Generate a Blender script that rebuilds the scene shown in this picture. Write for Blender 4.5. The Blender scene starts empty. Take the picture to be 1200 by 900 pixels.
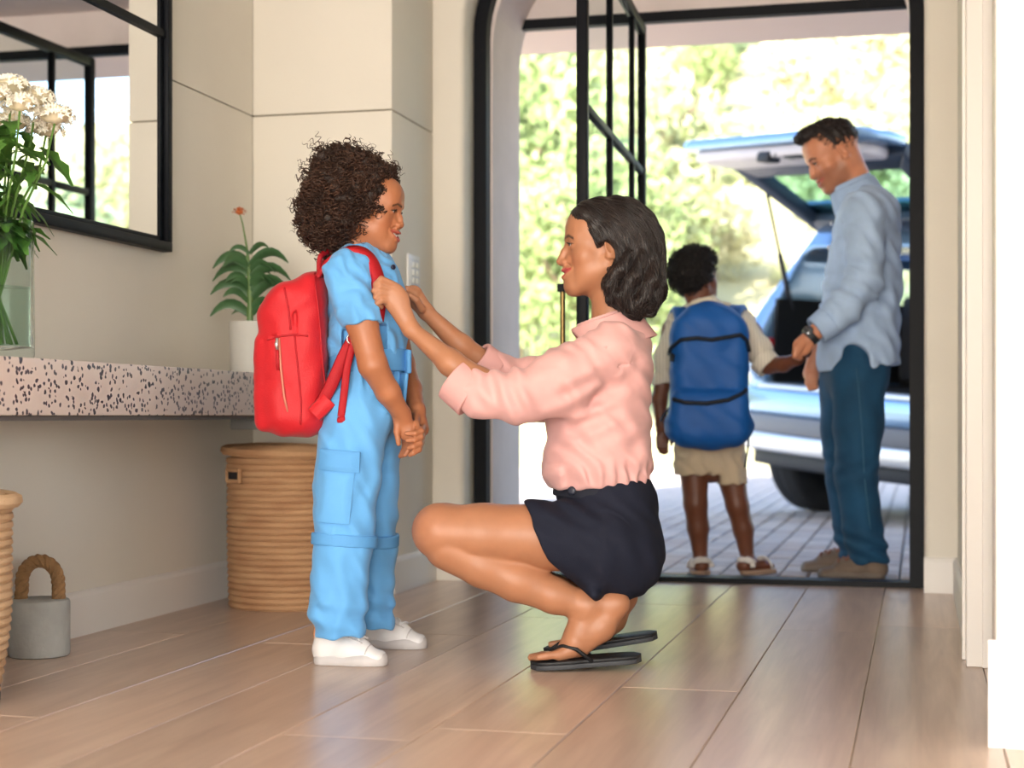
import bpy, math, random
import numpy as np
from mathutils import Vector, Matrix

SC = bpy.context.scene
COL = SC.collection
F_PX = 1900.0            # focal length in pixels of the 1200 x 900 frame
CAM_H = 0.62
YAW = math.radians(14.1)
CS, SN = math.cos(YAW), math.sin(YAW)

# ---------------------------------------------------------------- camera
cam_d = bpy.data.cameras.new('camera')
cam = bpy.data.objects.new('camera', cam_d)
COL.objects.link(cam)
cam.location = (0, 0, CAM_H)
cam.rotation_euler = (math.pi / 2, 0, YAW)
cam_d.sensor_width = 36
cam_d.lens = F_PX / 1200 * 36
cam_d.shift_y = 37.0 / 1200
cam_d.clip_end = 600
cam_d.dof.use_dof = True
cam_d.dof.focus_distance = 4.05
cam_d.dof.aperture_fstop = 2.8
SC.camera = cam

# ---------------------------------------------------------------- sky, sun, added fill lamps, exposure
wd = bpy.data.worlds.new('sky')
SC.world = wd
wd.use_nodes = True
nt = wd.node_tree
for n in list(nt.nodes):
    nt.nodes.remove(n)
sky = nt.nodes.new('ShaderNodeTexSky')
sky.sky_type = 'NISHITA'
sky.sun_disc = False
sky.sun_elevation = math.radians(34)
sky.sun_rotation = math.radians(192)
sky.air_density = 1.0
sky.dust_density = 1.5
bg = nt.nodes.new('ShaderNodeBackground')
bg.inputs['Strength'].default_value = 0.80
out = nt.nodes.new('ShaderNodeOutputWorld')
nt.links.new(sky.outputs[0], bg.inputs[0])
nt.links.new(bg.outputs[0], out.inputs[0])

def lamp(name, kind, loc, rot, energy, color, size=None, size_y=None):
    d = bpy.data.lights.new(name, kind)
    d.energy = energy
    d.color = color
    if kind == 'AREA':
        d.shape = 'RECTANGLE'
        d.size = size
        d.size_y = size_y
    o = bpy.data.objects.new(name, d)
    o.location = loc
    o.rotation_euler = rot
    COL.objects.link(o)
    return o

sun = lamp('sun', 'SUN', (-4, -20, 20), (math.radians(57), 0, math.radians(-11)), 23.0, (1.0, 0.94, 0.84))
sun.data.angle = math.radians(0.6)
# added lamps brightening the room from unseen window openings: one behind the camera, one in the side wall right of the camera
lamp('window_fill_rear', 'AREA', (-0.3, -3.42, 1.22), (math.radians(90), 0, 0), 345.0, (1.0, 0.975, 0.94), 3.6, 2.4)
lamp('window_fill_side', 'AREA', (2.42, 0.6, 1.5), (math.radians(90), 0, math.radians(90)), 45.0, (1.0, 0.98, 0.95), 3.2, 2.0)
SC.view_settings.view_transform = 'Standard'
SC.view_settings.look = 'None'
SC.view_settings.gamma = 1.0
SC.view_settings.use_curve_mapping = False
SC.view_settings.exposure = 0.0

# ---------------------------------------------------------------- helpers: coordinates
def cw(lat, dep, z):
    """camera-aligned metres (right, depth, height) -> world"""
    return (CS * lat - SN * dep, SN * lat + CS * dep, z)

def px(x, y, dep):
    """a pixel of the photograph at a given depth -> camera-aligned metres"""
    return np.array([(x - 600.0) / F_PX * dep, dep, CAM_H + (487.0 - y) / F_PX * dep])

# ---------------------------------------------------------------- helpers: materials
def srgb(r, g, b):
    f = lambda c: (c / 255 / 12.92) if c <= 10 else ((c / 255 + 0.055) / 1.055) ** 2.4
    return (f(r), f(g), f(b), 1.0)

MATS = {}
def mat(name, col, rough=0.5, metal=0.0, noise=0.0, scale=8.0, bump=0.0, bscale=60.0, stretch=(1, 1, 1),
        trans=0.0, ior=1.45, sss=0.0, spec=0.5, coat=0.0, sheen=0.0, attr=None, col2=None, emit=0.0, coord='Object', alpha=1.0):
    if name in MATS:
        return MATS[name]
    m = bpy.data.materials.new(name)
    m.use_nodes = True
    t = m.node_tree
    b = t.nodes['Principled BSDF']
    b.inputs['Roughness'].default_value = rough
    b.inputs['Metallic'].default_value = metal
    b.inputs['Transmission Weight'].default_value = trans
    b.inputs['IOR'].default_value = ior
    b.inputs['Specular IOR Level'].default_value = spec
    b.inputs['Coat Weight'].default_value = coat
    b.inputs['Sheen Weight'].default_value = sheen
    b.inputs['Alpha'].default_value = alpha
    if sss:
        b.inputs['Subsurface Weight'].default_value = sss
        b.inputs['Subsurface Radius'].default_value = (0.012, 0.005, 0.003)
        b.inputs['Subsurface Scale'].default_value = 1.0
    c4 = col if len(col) == 4 else srgb(*col)
    b.inputs['Base Color'].default_value = c4
    tc = t.nodes.new('ShaderNodeTexCoord')
    mp = t.nodes.new('ShaderNodeMapping')
    mp.inputs['Scale'].default_value = stretch
    t.links.new(tc.outputs[coord], mp.inputs[0])
    src = None
    if attr:
        a = t.nodes.new('ShaderNodeAttribute')
        a.attribute_name = attr
        src = a.outputs['Color']
    if noise > 0 or col2 is not None:
        nz = t.nodes.new('ShaderNodeTexNoise')
        nz.inputs['Scale'].default_value = scale
        nz.inputs['Detail'].default_value = 5
        t.links.new(mp.outputs[0], nz.inputs['Vector'])
        mx = t.nodes.new('ShaderNodeMix')
        mx.data_type = 'RGBA'
        if col2 is not None:
            rp = t.nodes.new('ShaderNodeMapRange')
            rp.inputs[1].default_value = 0.38
            rp.inputs[2].default_value = 0.80
            t.links.new(nz.outputs[0], rp.inputs[0])
            t.links.new(rp.outputs[0], mx.inputs['Factor'])
            mx.inputs['A'].default_value = c4
            mx.inputs['B'].default_value = col2 if len(col2) == 4 else srgb(*col2)
        else:
            mx.blend_type = 'MULTIPLY'
            mx.inputs['Factor'].default_value = 1.0
            rp = t.nodes.new('ShaderNodeMapRange')
            rp.inputs[1].default_value = 0.3
            rp.inputs[2].default_value = 0.7
            rp.inputs[3].default_value = 1.0 - noise
            rp.inputs[4].default_value = 1.0 + noise
            t.links.new(nz.outputs[0], rp.inputs[0])
            if src is not None:
                t.links.new(src, mx.inputs['A'])
            else:
                mx.inputs['A'].default_value = c4
            t.links.new(rp.outputs[0], mx.inputs['B'])
        src = mx.outputs['Result']
    if src is not None:
        t.links.new(src, b.inputs['Base Color'])
    if bump > 0:
        nb = t.nodes.new('ShaderNodeTexNoise')
        nb.inputs['Scale'].default_value = bscale
        nb.inputs['Detail'].default_value = 4
        t.links.new(mp.outputs[0], nb.inputs['Vector'])
        bp = t.nodes.new('ShaderNodeBump')
        bp.inputs['Strength'].default_value = bump
        bp.inputs['Distance'].default_value = 0.01
        t.links.new(nb.outputs[0], bp.inputs['Height'])
        t.links.new(bp.outputs[0], b.inputs['Normal'])
    if emit:
        b.inputs['Emission Color'].default_value = c4
        b.inputs['Emission Strength'].default_value = emit
    MATS[name] = m
    return m

# ---------------------------------------------------------------- helpers: objects
def link(o, parent=None, label=None, cat=None, group=None, kind=None):
    COL.objects.link(o)
    if parent is not None:
        o.parent = parent
    if label: o['label'] = label
    if cat: o['category'] = cat
    if group: o['group'] = group
    if kind: o['kind'] = kind
    return o

def thing(name, label, cat, loc=(0, 0, 0), rz=0.0, group=None):
    o = bpy.data.objects.new(name, None)
    o.empty_display_size = 0.1
    o.location = loc
    o.rotation_euler = (0, 0, rz)
    return link(o, None, label, cat, group)

def raw_mesh(name, V, Q, mat_=None, smooth=True, colors=None):
    """V (n,3) array, Q list of faces or (m,k) int array"""
    me = bpy.data.meshes.new(name)
    V = np.asarray(V, dtype=np.float32)
    if isinstance(Q, np.ndarray):
        m, k = Q.shape
        me.vertices.add(len(V)); me.vertices.foreach_set('co', V.ravel())
        me.loops.add(m * k); me.loops.foreach_set('vertex_index', Q.ravel().astype(np.int32))
        me.polygons.add(m); me.polygons.foreach_set('loop_start', np.arange(0, m * k, k, dtype=np.int32))
        me.update(calc_edges=True)
    else:
        me.from_pydata([tuple(map(float, v)) for v in V], [], [tuple(int(i) for i in f) for f in Q])
        me.update()
    if smooth and len(me.polygons):
        me.polygons.foreach_set('use_smooth', np.ones(len(me.polygons), dtype=bool))
    if colors is not None:
        at = me.color_attributes.new('Col', 'FLOAT_COLOR', 'POINT')
        c = np.ones((len(V), 4), dtype=np.float32)
        c[:, :3] = colors[:, :3]
        at.data.foreach_set('color', c.ravel())
    if mat_ is not None:
        me.materials.append(mat_)
    return me

def obj_from(name, me, parent=None, **kw):
    return link(bpy.data.objects.new(name, me), parent, **kw)

class MB:
    """collects boxes, tubes, lathes, prisms into one mesh"""
    def __init__(s):
        s.v, s.f = [], []
    def add(s, vs, fs):
        n = len(s.v)
        s.v += [tuple(float(c) for c in v) for v in vs]
        s.f += [tuple(int(i) + n for i in f) for f in fs]
        return s
    def box(s, x0, x1, y0, y1, z0, z1):
        vs = [(x0,y0,z0),(x1,y0,z0),(x1,y1,z0),(x0,y1,z0),(x0,y0,z1),(x1,y0,z1),(x1,y1,z1),(x0,y1,z1)]
        return s.add(vs, [(0,3,2,1),(4,5,6,7),(0,1,5,4),(1,2,6,5),(2,3,7,6),(3,0,4,7)])
    def cbox(s, x0, x1, y0, y1, z0, z1, c=0.003):
        """box with its top edges chamfered"""
        vs = [(x0,y0,z0),(x1,y0,z0),(x1,y1,z0),(x0,y1,z0),(x0,y0,z1-c),(x1,y0,z1-c),(x1,y1,z1-c),(x0,y1,z1-c),
              (x0+c,y0+c,z1),(x1-c,y0+c,z1),(x1-c,y1-c,z1),(x0+c,y1-c,z1)]
        return s.add(vs, [(0,3,2,1),(0,1,5,4),(1,2,6,5),(2,3,7,6),(3,0,4,7),(4,5,9,8),(5,6,10,9),(6,7,11,10),(7,4,8,11),(8,9,10,11)])
    def bar(s, a, b, w, d, up=(0, 0, 1)):
        a, b = Vector(a), Vector(b)
        t = (b - a).normalized()
        u = t.cross(Vector(up))
        if u.length < 1e-4: u = t.cross(Vector((1, 0, 0)))
        u.normalize(); n = u.cross(t).normalized()
        vs = []
        for p in (a, b):
            for su, sn in ((-1,-1),(1,-1),(1,1),(-1,1)):
                vs.append(p + u * (w/2*su) + n * (d/2*sn))
        return s.add(vs, [(0,1,2,3),(7,6,5,4),(0,4,5,1),(1,5,6,2),(2,6,7,3),(3,7,4,0)])
    def tube(s, pts, r, n=8, cap=True, closed=False, flat=None):
        pts = [Vector([float(c) for c in p]) for p in pts]
        m = len(pts)
        rs = r if hasattr(r, '__len__') else [r] * m
        vs, fs = [], []
        u = None
        for i, p in enumerate(pts):
            a = pts[(i - 1) % m] if (closed or i > 0) else p
            b = pts[(i + 1) % m] if (closed or i < m - 1) else p
            t = (b - a)
            if t.length < 1e-9: t = Vector((0, 0, 1))
            t.normalize()
            if u is None:
                ref = Vector(flat) if flat is not None else (Vector((0, 0, 1)) if abs(t.z) < .9 else Vector((1, 0, 0)))
                u = ref - t * ref.dot(t)
            else:
                u = u - t * u.dot(t)
            if u.length < 1e-6: u = t.orthogonal()
            u.normalize(); w = t.cross(u)
            for k in range(n):
                an = 2 * math.pi * k / n
                rr = rs[i]
                if isinstance(rr, tuple): ra, rb = rr
                else: ra = rb = rr
                vs.append(p + u * (ra * math.cos(an)) + w * (rb * math.sin(an)))
        for i in range(m if closed else m - 1):
            j = (i + 1) % m
            for k in range(n):
                l = (k + 1) % n
                fs.append((i*n+k, i*n+l, j*n+l, j*n+k))
        if cap and not closed:
            fs.append(tuple(range(n - 1, -1, -1)))
            fs.append(tuple((m-1)*n + k for k in range(n)))
        return s.add(vs, fs)
    def lathe(s, prof, n=24, c=(0, 0, 0), sx=1.0, sy=1.0):
        vs, fs = [], []
        for r, z in prof:
            for k in range(n):
                a = 2 * math.pi * k / n
                vs.append((c[0] + r * sx * math.cos(a), c[1] + r * sy * math.sin(a), c[2] + z))
        for i in range(len(prof) - 1):
            for k in range(n):
                l = (k + 1) % n
                fs.append((i*n+k, i*n+l, (i+1)*n+l, (i+1)*n+k))
        fs.append(tuple(range(n - 1, -1, -1)))
        fs.append(tuple((len(prof)-1)*n + k for k in range(n)))
        return s.add(vs, fs)
    def prism(s, poly, axis, a, b):
        """polygon (2D) extruded along axis 'x','y','z' from a to b"""
        n = len(poly)
        def P(u, v, t):
            return (t, u, v) if axis == 'x' else ((u, t, v) if axis == 'y' else (u, v, t))
        vs = [P(u, v, a) for u, v in poly] + [P(u, v, b) for u, v in poly]
        fs = [tuple(range(n)), tuple(range(2*n - 1, n - 1, -1))]
        for i in range(n):
            j = (i + 1) % n
            fs.append((i, n + i, n + j, j))
        return s.add(vs, fs)
    def build(s, name, m, parent=None, smooth=False, bevel=0.0, loc=None, rz=None, seg=2, **kw):
        me = raw_mesh(name, np.array(s.v), s.f, m, smooth)
        # consistent outward normals
        import bmesh
        bm = bmesh.new(); bm.from_mesh(me)
        bmesh.ops.recalc_face_normals(bm, faces=bm.faces)
        if bevel > 0:
            bmesh.ops.bevel(bm, geom=[e for e in bm.edges if len(e.link_faces) == 2 and e.calc_face_angle(0) > 0.6], offset=bevel,
                            segments=seg, affect='EDGES', profile=0.5, clamp_overlap=True)
        bm.to_mesh(me); bm.free()
        if smooth or bevel > 0:
            me.polygons.foreach_set('use_smooth', np.ones(len(me.polygons), dtype=bool))
            me.set_sharp_from_angle(angle=math.radians(38 if not bevel else 50))
        o = obj_from(name, me, parent, **kw)
        if loc is not None: o.location = loc
        if rz is not None: o.rotation_euler = (0, 0, rz)
        return o

# ---------------------------------------------------------------- helpers: smooth solids (signed distance fields)
class Field:
    def __init__(s, lo, hi, h):
        s.h = h
        s.o = np.array(lo, dtype=np.float64) - 2 * h
        n = np.ceil((np.array(hi) - s.o) / h).astype(int) + 3
        s.n = n
        s.F = np.full(n, 0.5, dtype=np.float32)
        s.ax = [(s.o[i] + h * np.arange(n[i])).astype(np.float32) for i in range(3)]
    def _sl(s, lo, hi):
        a = np.clip(np.floor((np.array(lo) - s.o) / s.h).astype(int), 0, s.n)
        b = np.clip(np.ceil((np.array(hi) - s.o) / s.h).astype(int) + 1, 0, s.n)
        sl = tuple(slice(a[i], b[i]) for i in range(3))
        X = s.ax[0][sl[0]][:, None, None]; Y = s.ax[1][sl[1]][None, :, None]; Z = s.ax[2][sl[2]][None, None, :]
        return sl, X, Y, Z
    def _put(s, sl, d, k, op):
        A = s.F[sl]
        if A.size == 0: return
        if op == 'add':
            if k > 0:
                hh = np.maximum(k - np.abs(A - d), 0) / k
                s.F[sl] = np.minimum(A, d) - hh * hh * (k * .25)
            else: s.F[sl] = np.minimum(A, d)
        elif op == 'sub':
            d = -d
            if k > 0:
                hh = np.maximum(k - np.abs(A - d), 0) / k
                s.F[sl] = np.maximum(A, d) + hh * hh * (k * .25)
            else: s.F[sl] = np.maximum(A, d)
    def limb(s, a, b, ra, rb, k=0.01, axis=None, op='add'):
        """tapered limb; radii are numbers or (r across, r along axis)"""
        a = np.asarray(a, dtype=np.float64); b = np.asarray(b, dtype=np.float64)
        ra = ra if isinstance(ra, (tuple, list)) else (ra, ra)
        rb = rb if isinstance(rb, (tuple, list)) else (rb, rb)
        R = max(ra + rb) if isinstance(ra, tuple) and isinstance(rb, tuple) else max(list(ra) + list(rb))
        m = R + k + 3 * s.h
        sl, X, Y, Z = s._sl(np.minimum(a, b) - m, np.maximum(a, b) + m)
        d = b - a; L2 = max(float(d @ d), 1e-10)
        px_, py_, pz_ = X - a[0], Y - a[1], Z - a[2]
        t = np.clip((px_ * d[0] + py_ * d[1] + pz_ * d[2]) / L2, 0, 1)
        wx, wy, wz = px_ - t * d[0], py_ - t * d[1], pz_ - t * d[2]
        if ra[0] == ra[1] and rb[0] == rb[1]:
            D = np.sqrt(wx * wx + wy * wy + wz * wz) - (ra[0] + (rb[0] - ra[0]) * t)
        else:
            ax = np.asarray(axis, dtype=np.float64)
            v = wx * ax[0] + wy * ax[1] + wz * ax[2]
            u2 = np.maximum(wx * wx + wy * wy + wz * wz - v * v, 0)
            r1 = ra[0] + (rb[0] - ra[0]) * t; r2 = ra[1] + (rb[1] - ra[1]) * t
            k0 = np.sqrt(u2 / r1**2 + v * v / r2**2); k1 = np.sqrt(u2 / r1**4 + v * v / r2**4)
            D = np.where(k0 > 1e-4, k0 * (k0 - 1) / np.maximum(k1, 1e-6), -np.minimum(r1, r2))
        s._put(sl, D.astype(np.float32), k, op)
        return s
    def chain(s, pts, k=0.008, kk=None, axis=None, op='add'):
        """[(point, radius), ...]"""
        for i in range(len(pts) - 1):
            s.limb(pts[i][0], pts[i+1][0], pts[i][1], pts[i+1][1], k if i == 0 or kk is None else kk, axis, op)
        return s
    def ell(s, c, r, k=0.01, R=None, op='add'):
        c = np.asarray(c, dtype=np.float64)
        r = np.asarray(r if hasattr(r, '__len__') else (r, r, r), dtype=np.float64)
        m = max(r) + k + 3 * s.h
        sl, X, Y, Z = s._sl(c - m, c + m)
        x, y, z = X - c[0], Y - c[1], Z - c[2]
        if R is not None:
            R = np.asarray(R)   # columns are the local axes
            x, y, z = (x*R[0,0] + y*R[1,0] + z*R[2,0]), (x*R[0,1] + y*R[1,1] + z*R[2,1]), (x*R[0,2] + y*R[1,2] + z*R[2,2])
        k0 = np.sqrt((x/r[0])**2 + (y/r[1])**2 + (z/r[2])**2)
        k1 = np.sqrt((x/r[0]**2)**2 + (y/r[1]**2)**2 + (z/r[2]**2)**2)
        D = np.where(k0 > 1e-4, k0 * (k0 - 1) / np.maximum(k1, 1e-6), -min(r))
        s._put(sl, D.astype(np.float32), k, op)
        return s
    def rbox(s, c, half, rnd=0.01, k=0.005, R=None, op='add'):
        c = np.asarray(c, dtype=np.float64); half = np.asarray(half, dtype=np.float64)
        m = float(np.linalg.norm(half)) + k + 3 * s.h if R is not None else 0
        mm = np.full(3, m) if R is not None else half + k + 3 * s.h
        sl, X, Y, Z = s._sl(c - mm, c + mm)
        x, y, z = X - c[0], Y - c[1], Z - c[2]
        if R is not None:
            R = np.asarray(R)
            x, y, z = (x*R[0,0] + y*R[1,0] + z*R[2,0]), (x*R[0,1] + y*R[1,1] + z*R[2,1]), (x*R[0,2] + y*R[1,2] + z*R[2,2])
        qx, qy, qz = np.abs(x) - half[0] + rnd, np.abs(y) - half[1] + rnd, np.abs(z) - half[2] + rnd
        D = np.sqrt(np.maximum(qx, 0)**2 + np.maximum(qy, 0)**2 + np.maximum(qz, 0)**2) + np.minimum(np.maximum(np.maximum(qx, qy), qz), 0) - rnd
        s._put(sl, D.astype(np.float32), k, op)
        return s
    def cut(s, p, n, k=0.0, lo=None, hi=None):
        """remove the half space on the side n points to"""
        p = np.asarray(p, dtype=np.float64); n = np.asarray(n, dtype=np.float64); n = n / np.linalg.norm(n)
        sl, X, Y, Z = s._sl(lo if lo is not None else s.o, hi if hi is not None else s.o + s.h * s.n)
        D = -((X - p[0]) * n[0] + (Y - p[1]) * n[1] + (Z - p[2]) * n[2])
        s._put(sl, D.astype(np.float32) + np.zeros_like(s.F[sl]), k, 'sub')
        return s
    def warp(s, fn):
        """add fn(X,Y,Z) to the field: cloth folds, uneven surfaces"""
        X, Y, Z = s.ax[0][:, None, None], s.ax[1][None, :, None], s.ax[2][None, None, :]
        s.F = (s.F + fn(X, Y, Z) * np.clip(1 - np.abs(s.F) / 0.06, 0, 1)).astype(np.float32)
        return s
    def mesh(s):
        F = s.F; h = s.h
        I = F < 0
        c = np.zeros(np.array(F.shape) - 1, dtype=np.int8)
        for dx in (0, 1):
            for dy in (0, 1):
                for dz in (0, 1):
                    c += I[dx:F.shape[0]-1+dx, dy:F.shape[1]-1+dy, dz:F.shape[2]-1+dz]
        act = (c > 0) & (c < 8)
        ids = np.argwhere(act)
        n = len(ids)
        num = np.full(act.shape, -1, dtype=np.int32); num[act] = np.arange(n)
        acc = np.zeros((n, 3)); cnt = np.zeros(n)
        cor = {}
        for dx in (0, 1):
            for dy in (0, 1):
                for dz in (0, 1):
                    cor[(dx, dy, dz)] = F[ids[:, 0]+dx, ids[:, 1]+dy, ids[:, 2]+dz].astype(np.float64)
        for a in cor:
            for ax in range(3):
                if a[ax] == 0:
                    b = list(a); b[ax] = 1; b = tuple(b)
                    A, B = cor[a], cor[b]
                    m = (A < 0) != (B < 0)
                    t = np.where(m, A / np.where(m, A - B, 1), 0)
                    for q in range(3):
                        acc[:, q] += m * (a[q] + (t if q == ax else 0))
                    cnt += m
        V = s.o + h * (ids + acc / cnt[:, None])
        Q = []
        for ax in range(3):
            u, v = (ax + 1) % 3, (ax + 2) % 3
            sa = [slice(None)] * 3; sb = [slice(None)] * 3
            sa[ax] = slice(0, -1); sb[ax] = slice(1, None)
            A, B = I[tuple(sa)], I[tuple(sb)]
            e = np.argwhere(A != B)
            ok = (e[:, u] >= 1) & (e[:, v] >= 1) & (e[:, u] < F.shape[u]-1) & (e[:, v] < F.shape[v]-1)
            e = e[ok]
            fl = A[e[:, 0], e[:, 1], e[:, 2]]
            def cell(du, dv):
                q = e.copy(); q[:, u] -= du; q[:, v] -= dv
                return num[q[:, 0], q[:, 1], q[:, 2]]
            quad = np.stack([cell(1, 1), cell(0, 1), cell(0, 0), cell(1, 0)], axis=1)
            quad[~fl] = quad[~fl][:, ::-1]
            Q.append(quad)
        Q = np.concatenate(Q)
        Q = Q[(Q >= 0).all(axis=1)]
        return V, Q
    def sample(s, P):
        g = (P - s.o) / s.h
        g = np.clip(g, 0, np.array(s.n) - 1.001)
        i = g.astype(int); f = g - i
        r = 0
        for dx in (0, 1):
            for dy in (0, 1):
                for dz in (0, 1):
                    w = (f[:, 0] if dx else 1-f[:, 0]) * (f[:, 1] if dy else 1-f[:, 1]) * (f[:, 2] if dz else 1-f[:, 2])
                    r = r + w * s.F[i[:, 0]+dx, i[:, 1]+dy, i[:, 2]+dz]
        return r
    def grad(s, P, e=None):
        e = e or s.h
        G = np.stack([s.sample(P + d) - s.sample(P - d) for d in np.eye(3) * e], axis=1)
        return G / (np.linalg.norm(G, axis=1, keepdims=True) + 1e-9)

def join_vq(parts):
    """[(V,Q[,C])...] -> one V,Q,C"""
    Vs, Qs, Cs = [], [], []
    n = 0
    for p in parts:
        Vs.append(p[0]); Qs.append(p[1] + n); n += len(p[0])
        if len(p) > 2: Cs.append(p[2])
    return np.concatenate(Vs), np.concatenate(Qs), (np.concatenate(Cs) if Cs else None)

def rot3(axis, deg):
    return np.array(Matrix.Rotation(math.radians(deg), 3, axis))
# ================================================================ the room
def wood_mat():
    m = bpy.data.materials.new('oak_floor')
    m.use_nodes = True
    t = m.node_tree; b = t.nodes['Principled BSDF']
    tc = t.nodes.new('ShaderNodeTexCoord'); oi = t.nodes.new('ShaderNodeObjectInfo')
    ad = t.nodes.new('ShaderNodeVectorMath'); ad.operation = 'ADD'
    sc_ = t.nodes.new('ShaderNodeVectorMath'); sc_.operation = 'SCALE'
    cmb = t.nodes.new('ShaderNodeCombineXYZ')
    t.links.new(oi.outputs['Random'], cmb.inputs[0]); t.links.new(oi.outputs['Random'], cmb.inputs[1])
    t.links.new(cmb.outputs[0], sc_.inputs[0]); sc_.inputs['Scale'].default_value = 37.0
    t.links.new(tc.outputs['Object'], ad.inputs[0]); t.links.new(sc_.outputs[0], ad.inputs[1])
    mp = t.nodes.new('ShaderNodeMapping'); mp.inputs['Scale'].default_value = (9, 0.75, 1)
    t.links.new(ad.outputs[0], mp.inputs[0])
    n1 = t.nodes.new('ShaderNodeTexNoise'); n1.inputs['Scale'].default_value = 2.2; n1.inputs['Detail'].default_value = 7; n1.inputs['Distortion'].default_value = 0.8
    t.links.new(mp.outputs[0], n1.inputs['Vector'])
    mp2 = t.nodes.new('ShaderNodeMapping'); mp2.inputs['Scale'].default_value = (70, 2.0, 1)
    t.links.new(ad.outputs[0], mp2.inputs[0])
    n2 = t.nodes.new('ShaderNodeTexNoise'); n2.inputs['Scale'].default_value = 2.0; n2.inputs['Detail'].default_value = 3
    t.links.new(mp2.outputs[0], n2.inputs['Vector'])
    cr = t.nodes.new('ShaderNodeValToRGB')
    cr.color_ramp.elements[0].position = 0.30; cr.color_ramp.elements[0].color = srgb(184, 157, 140)
    cr.color_ramp.elements[1].position = 0.68; cr.color_ramp.elements[1].color = srgb(208, 182, 163)
    t.links.new(n1.outputs[0], cr.inputs[0])
    mx = t.nodes.new('ShaderNodeMix'); mx.data_type = 'RGBA'; mx.blend_type = 'MULTIPLY'; mx.inputs['Factor'].default_value = 1
    rp = t.nodes.new('ShaderNodeMapRange'); rp.inputs[1].default_value = .3; rp.inputs[2].default_value = .7; rp.inputs[3].default_value = .95; rp.inputs[4].default_value = 1.04
    t.links.new(n2.outputs[0], rp.inputs[0]); t.links.new(cr.outputs[0], mx.inputs['A']); t.links.new(rp.outputs[0], mx.inputs['B'])
    mx2 = t.nodes.new('ShaderNodeMix'); mx2.data_type = 'RGBA'; mx2.blend_type = 'MULTIPLY'; mx2.inputs['Factor'].default_value = 1
    rp2 = t.nodes.new('ShaderNodeMapRange'); rp2.inputs[3].default_value = .88; rp2.inputs[4].default_value = 1.1
    t.links.new(oi.outputs['Random'], rp2.inputs[0]); t.links.new(mx.outputs['Result'], mx2.inputs['A']); t.links.new(rp2.outputs[0], mx2.inputs['B'])
    t.links.new(mx2.outputs['Result'], b.inputs['Base Color'])
    b.inputs['Roughness'].default_value = 0.28
    b.inputs['Specular IOR Level'].default_value = 0.75
    bp = t.nodes.new('ShaderNodeBump'); bp.inputs['Strength'].default_value = 0.05; bp.inputs['Distance'].default_value = 0.004
    t.links.new(n2.outputs[0], bp.inputs['Height']); t.links.new(bp.outputs[0], b.inputs['Normal'])
    return m

PLASTER = mat('warm_plaster', (224, 218, 207), 0.75, noise=0.02, scale=3.0, bump=0.05, bscale=90)
PLASTER_R = mat('pale_plaster', (224, 219, 208), 0.7, noise=0.015, scale=3.0, bump=0.04, bscale=90)
REVEAL = mat('reveal_plaster', (220, 208, 205), 0.8, noise=0.05, scale=6.0, bump=0.12, bscale=40)
TRIM = mat('white_trim_paint', (232, 228, 224), 0.45)
CEIL = mat('ceiling_paint', (228, 224, 214), 0.8)
STEEL = mat('black_steel', (9, 12, 19), 0.5, spec=0.16)
GROOVE = mat('groove_shadow_gap', (120, 108, 92), 0.9)

def st(name, mb, m, parent=None, **kw):
    if parent is None: kw['kind'] = 'structure'
    return mb.build(name, m, parent, **kw)

H_R = 2.75
# floor: sub floor and every plank
fl = st('floor', MB().box(-2.6, 2.7, -3.6, 6.02, -0.06, -0.021), mat('subfloor', (70, 55, 45), 0.9))
WOOD = wood_mat()
rng = random.Random(7)
PW = 0.272
def plank_mesh(w, l):
    key = 'plank_%d' % round(l * 100)
    return key
ends0 = {0: 4.0}
k0 = -8
for c in range(-11, 11):
    xa = -0.119 + PW * c; xb = xa + PW
    if xb < -2.3 or xa > 2.5: continue
    xa_, xb_ = max(xa, -2.31), min(xb, 2.52)
    y = -3.5 - rng.random() * 1.8
    cuts = []
    if c == -1: y = -3.5 - 0.55
    while y < 6.0:
        l = 2.2 if c == -1 else rng.choice((1.9, 2.2, 2.5))
        y2 = y + l
        ya, yb = max(y, -3.5), min(y2, 6.02)
        y = y2
        if yb - ya < 0.02: continue
        if xa > 0.3 and ya > 3.6: continue
        o = MB().cbox(-(xb_-xa_)/2 + .0009, (xb_-xa_)/2 - .0009, -(yb-ya)/2 + .0009, (yb-ya)/2 - .0009, -0.02, 0.0, 0.0018).build('plank', WOOD, fl)
        o.location = ((xa_+xb_)/2, (ya+yb)/2, rng.uniform(-0.0006, 0))

st('ceiling', MB().box(-2.5, 2.7, -3.6, 6.02, H_R, H_R + .12), CEIL)

# left wall in two panel rows with a shadow gap between
ZG = 1.685
wl = st('wall_left', MB().box(-2.5, -2.312, -3.6, 5.5, -.02, H_R), GROOVE)
st('wall_panel', MB().box(-2.315, -2.30, -3.6, 5.37, 0, ZG - .0025), PLASTER, wl)
st('wall_panel', MB().box(-2.315, -2.30, -3.6, 5.37, ZG + .0025, H_R), PLASTER, wl)
wn = st('wall_nook', MB().box(-2.4, -1.792, 5.382, 6.5, -.02, H_R), GROOVE)
for za, zb in ((0, ZG - .0025), (ZG + .0025, H_R)):
    MB().box(-2.3, -1.78, 5.37, 5.9, za, zb).build('wall_panel', PLASTER, wn, bevel=0.003)
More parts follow.
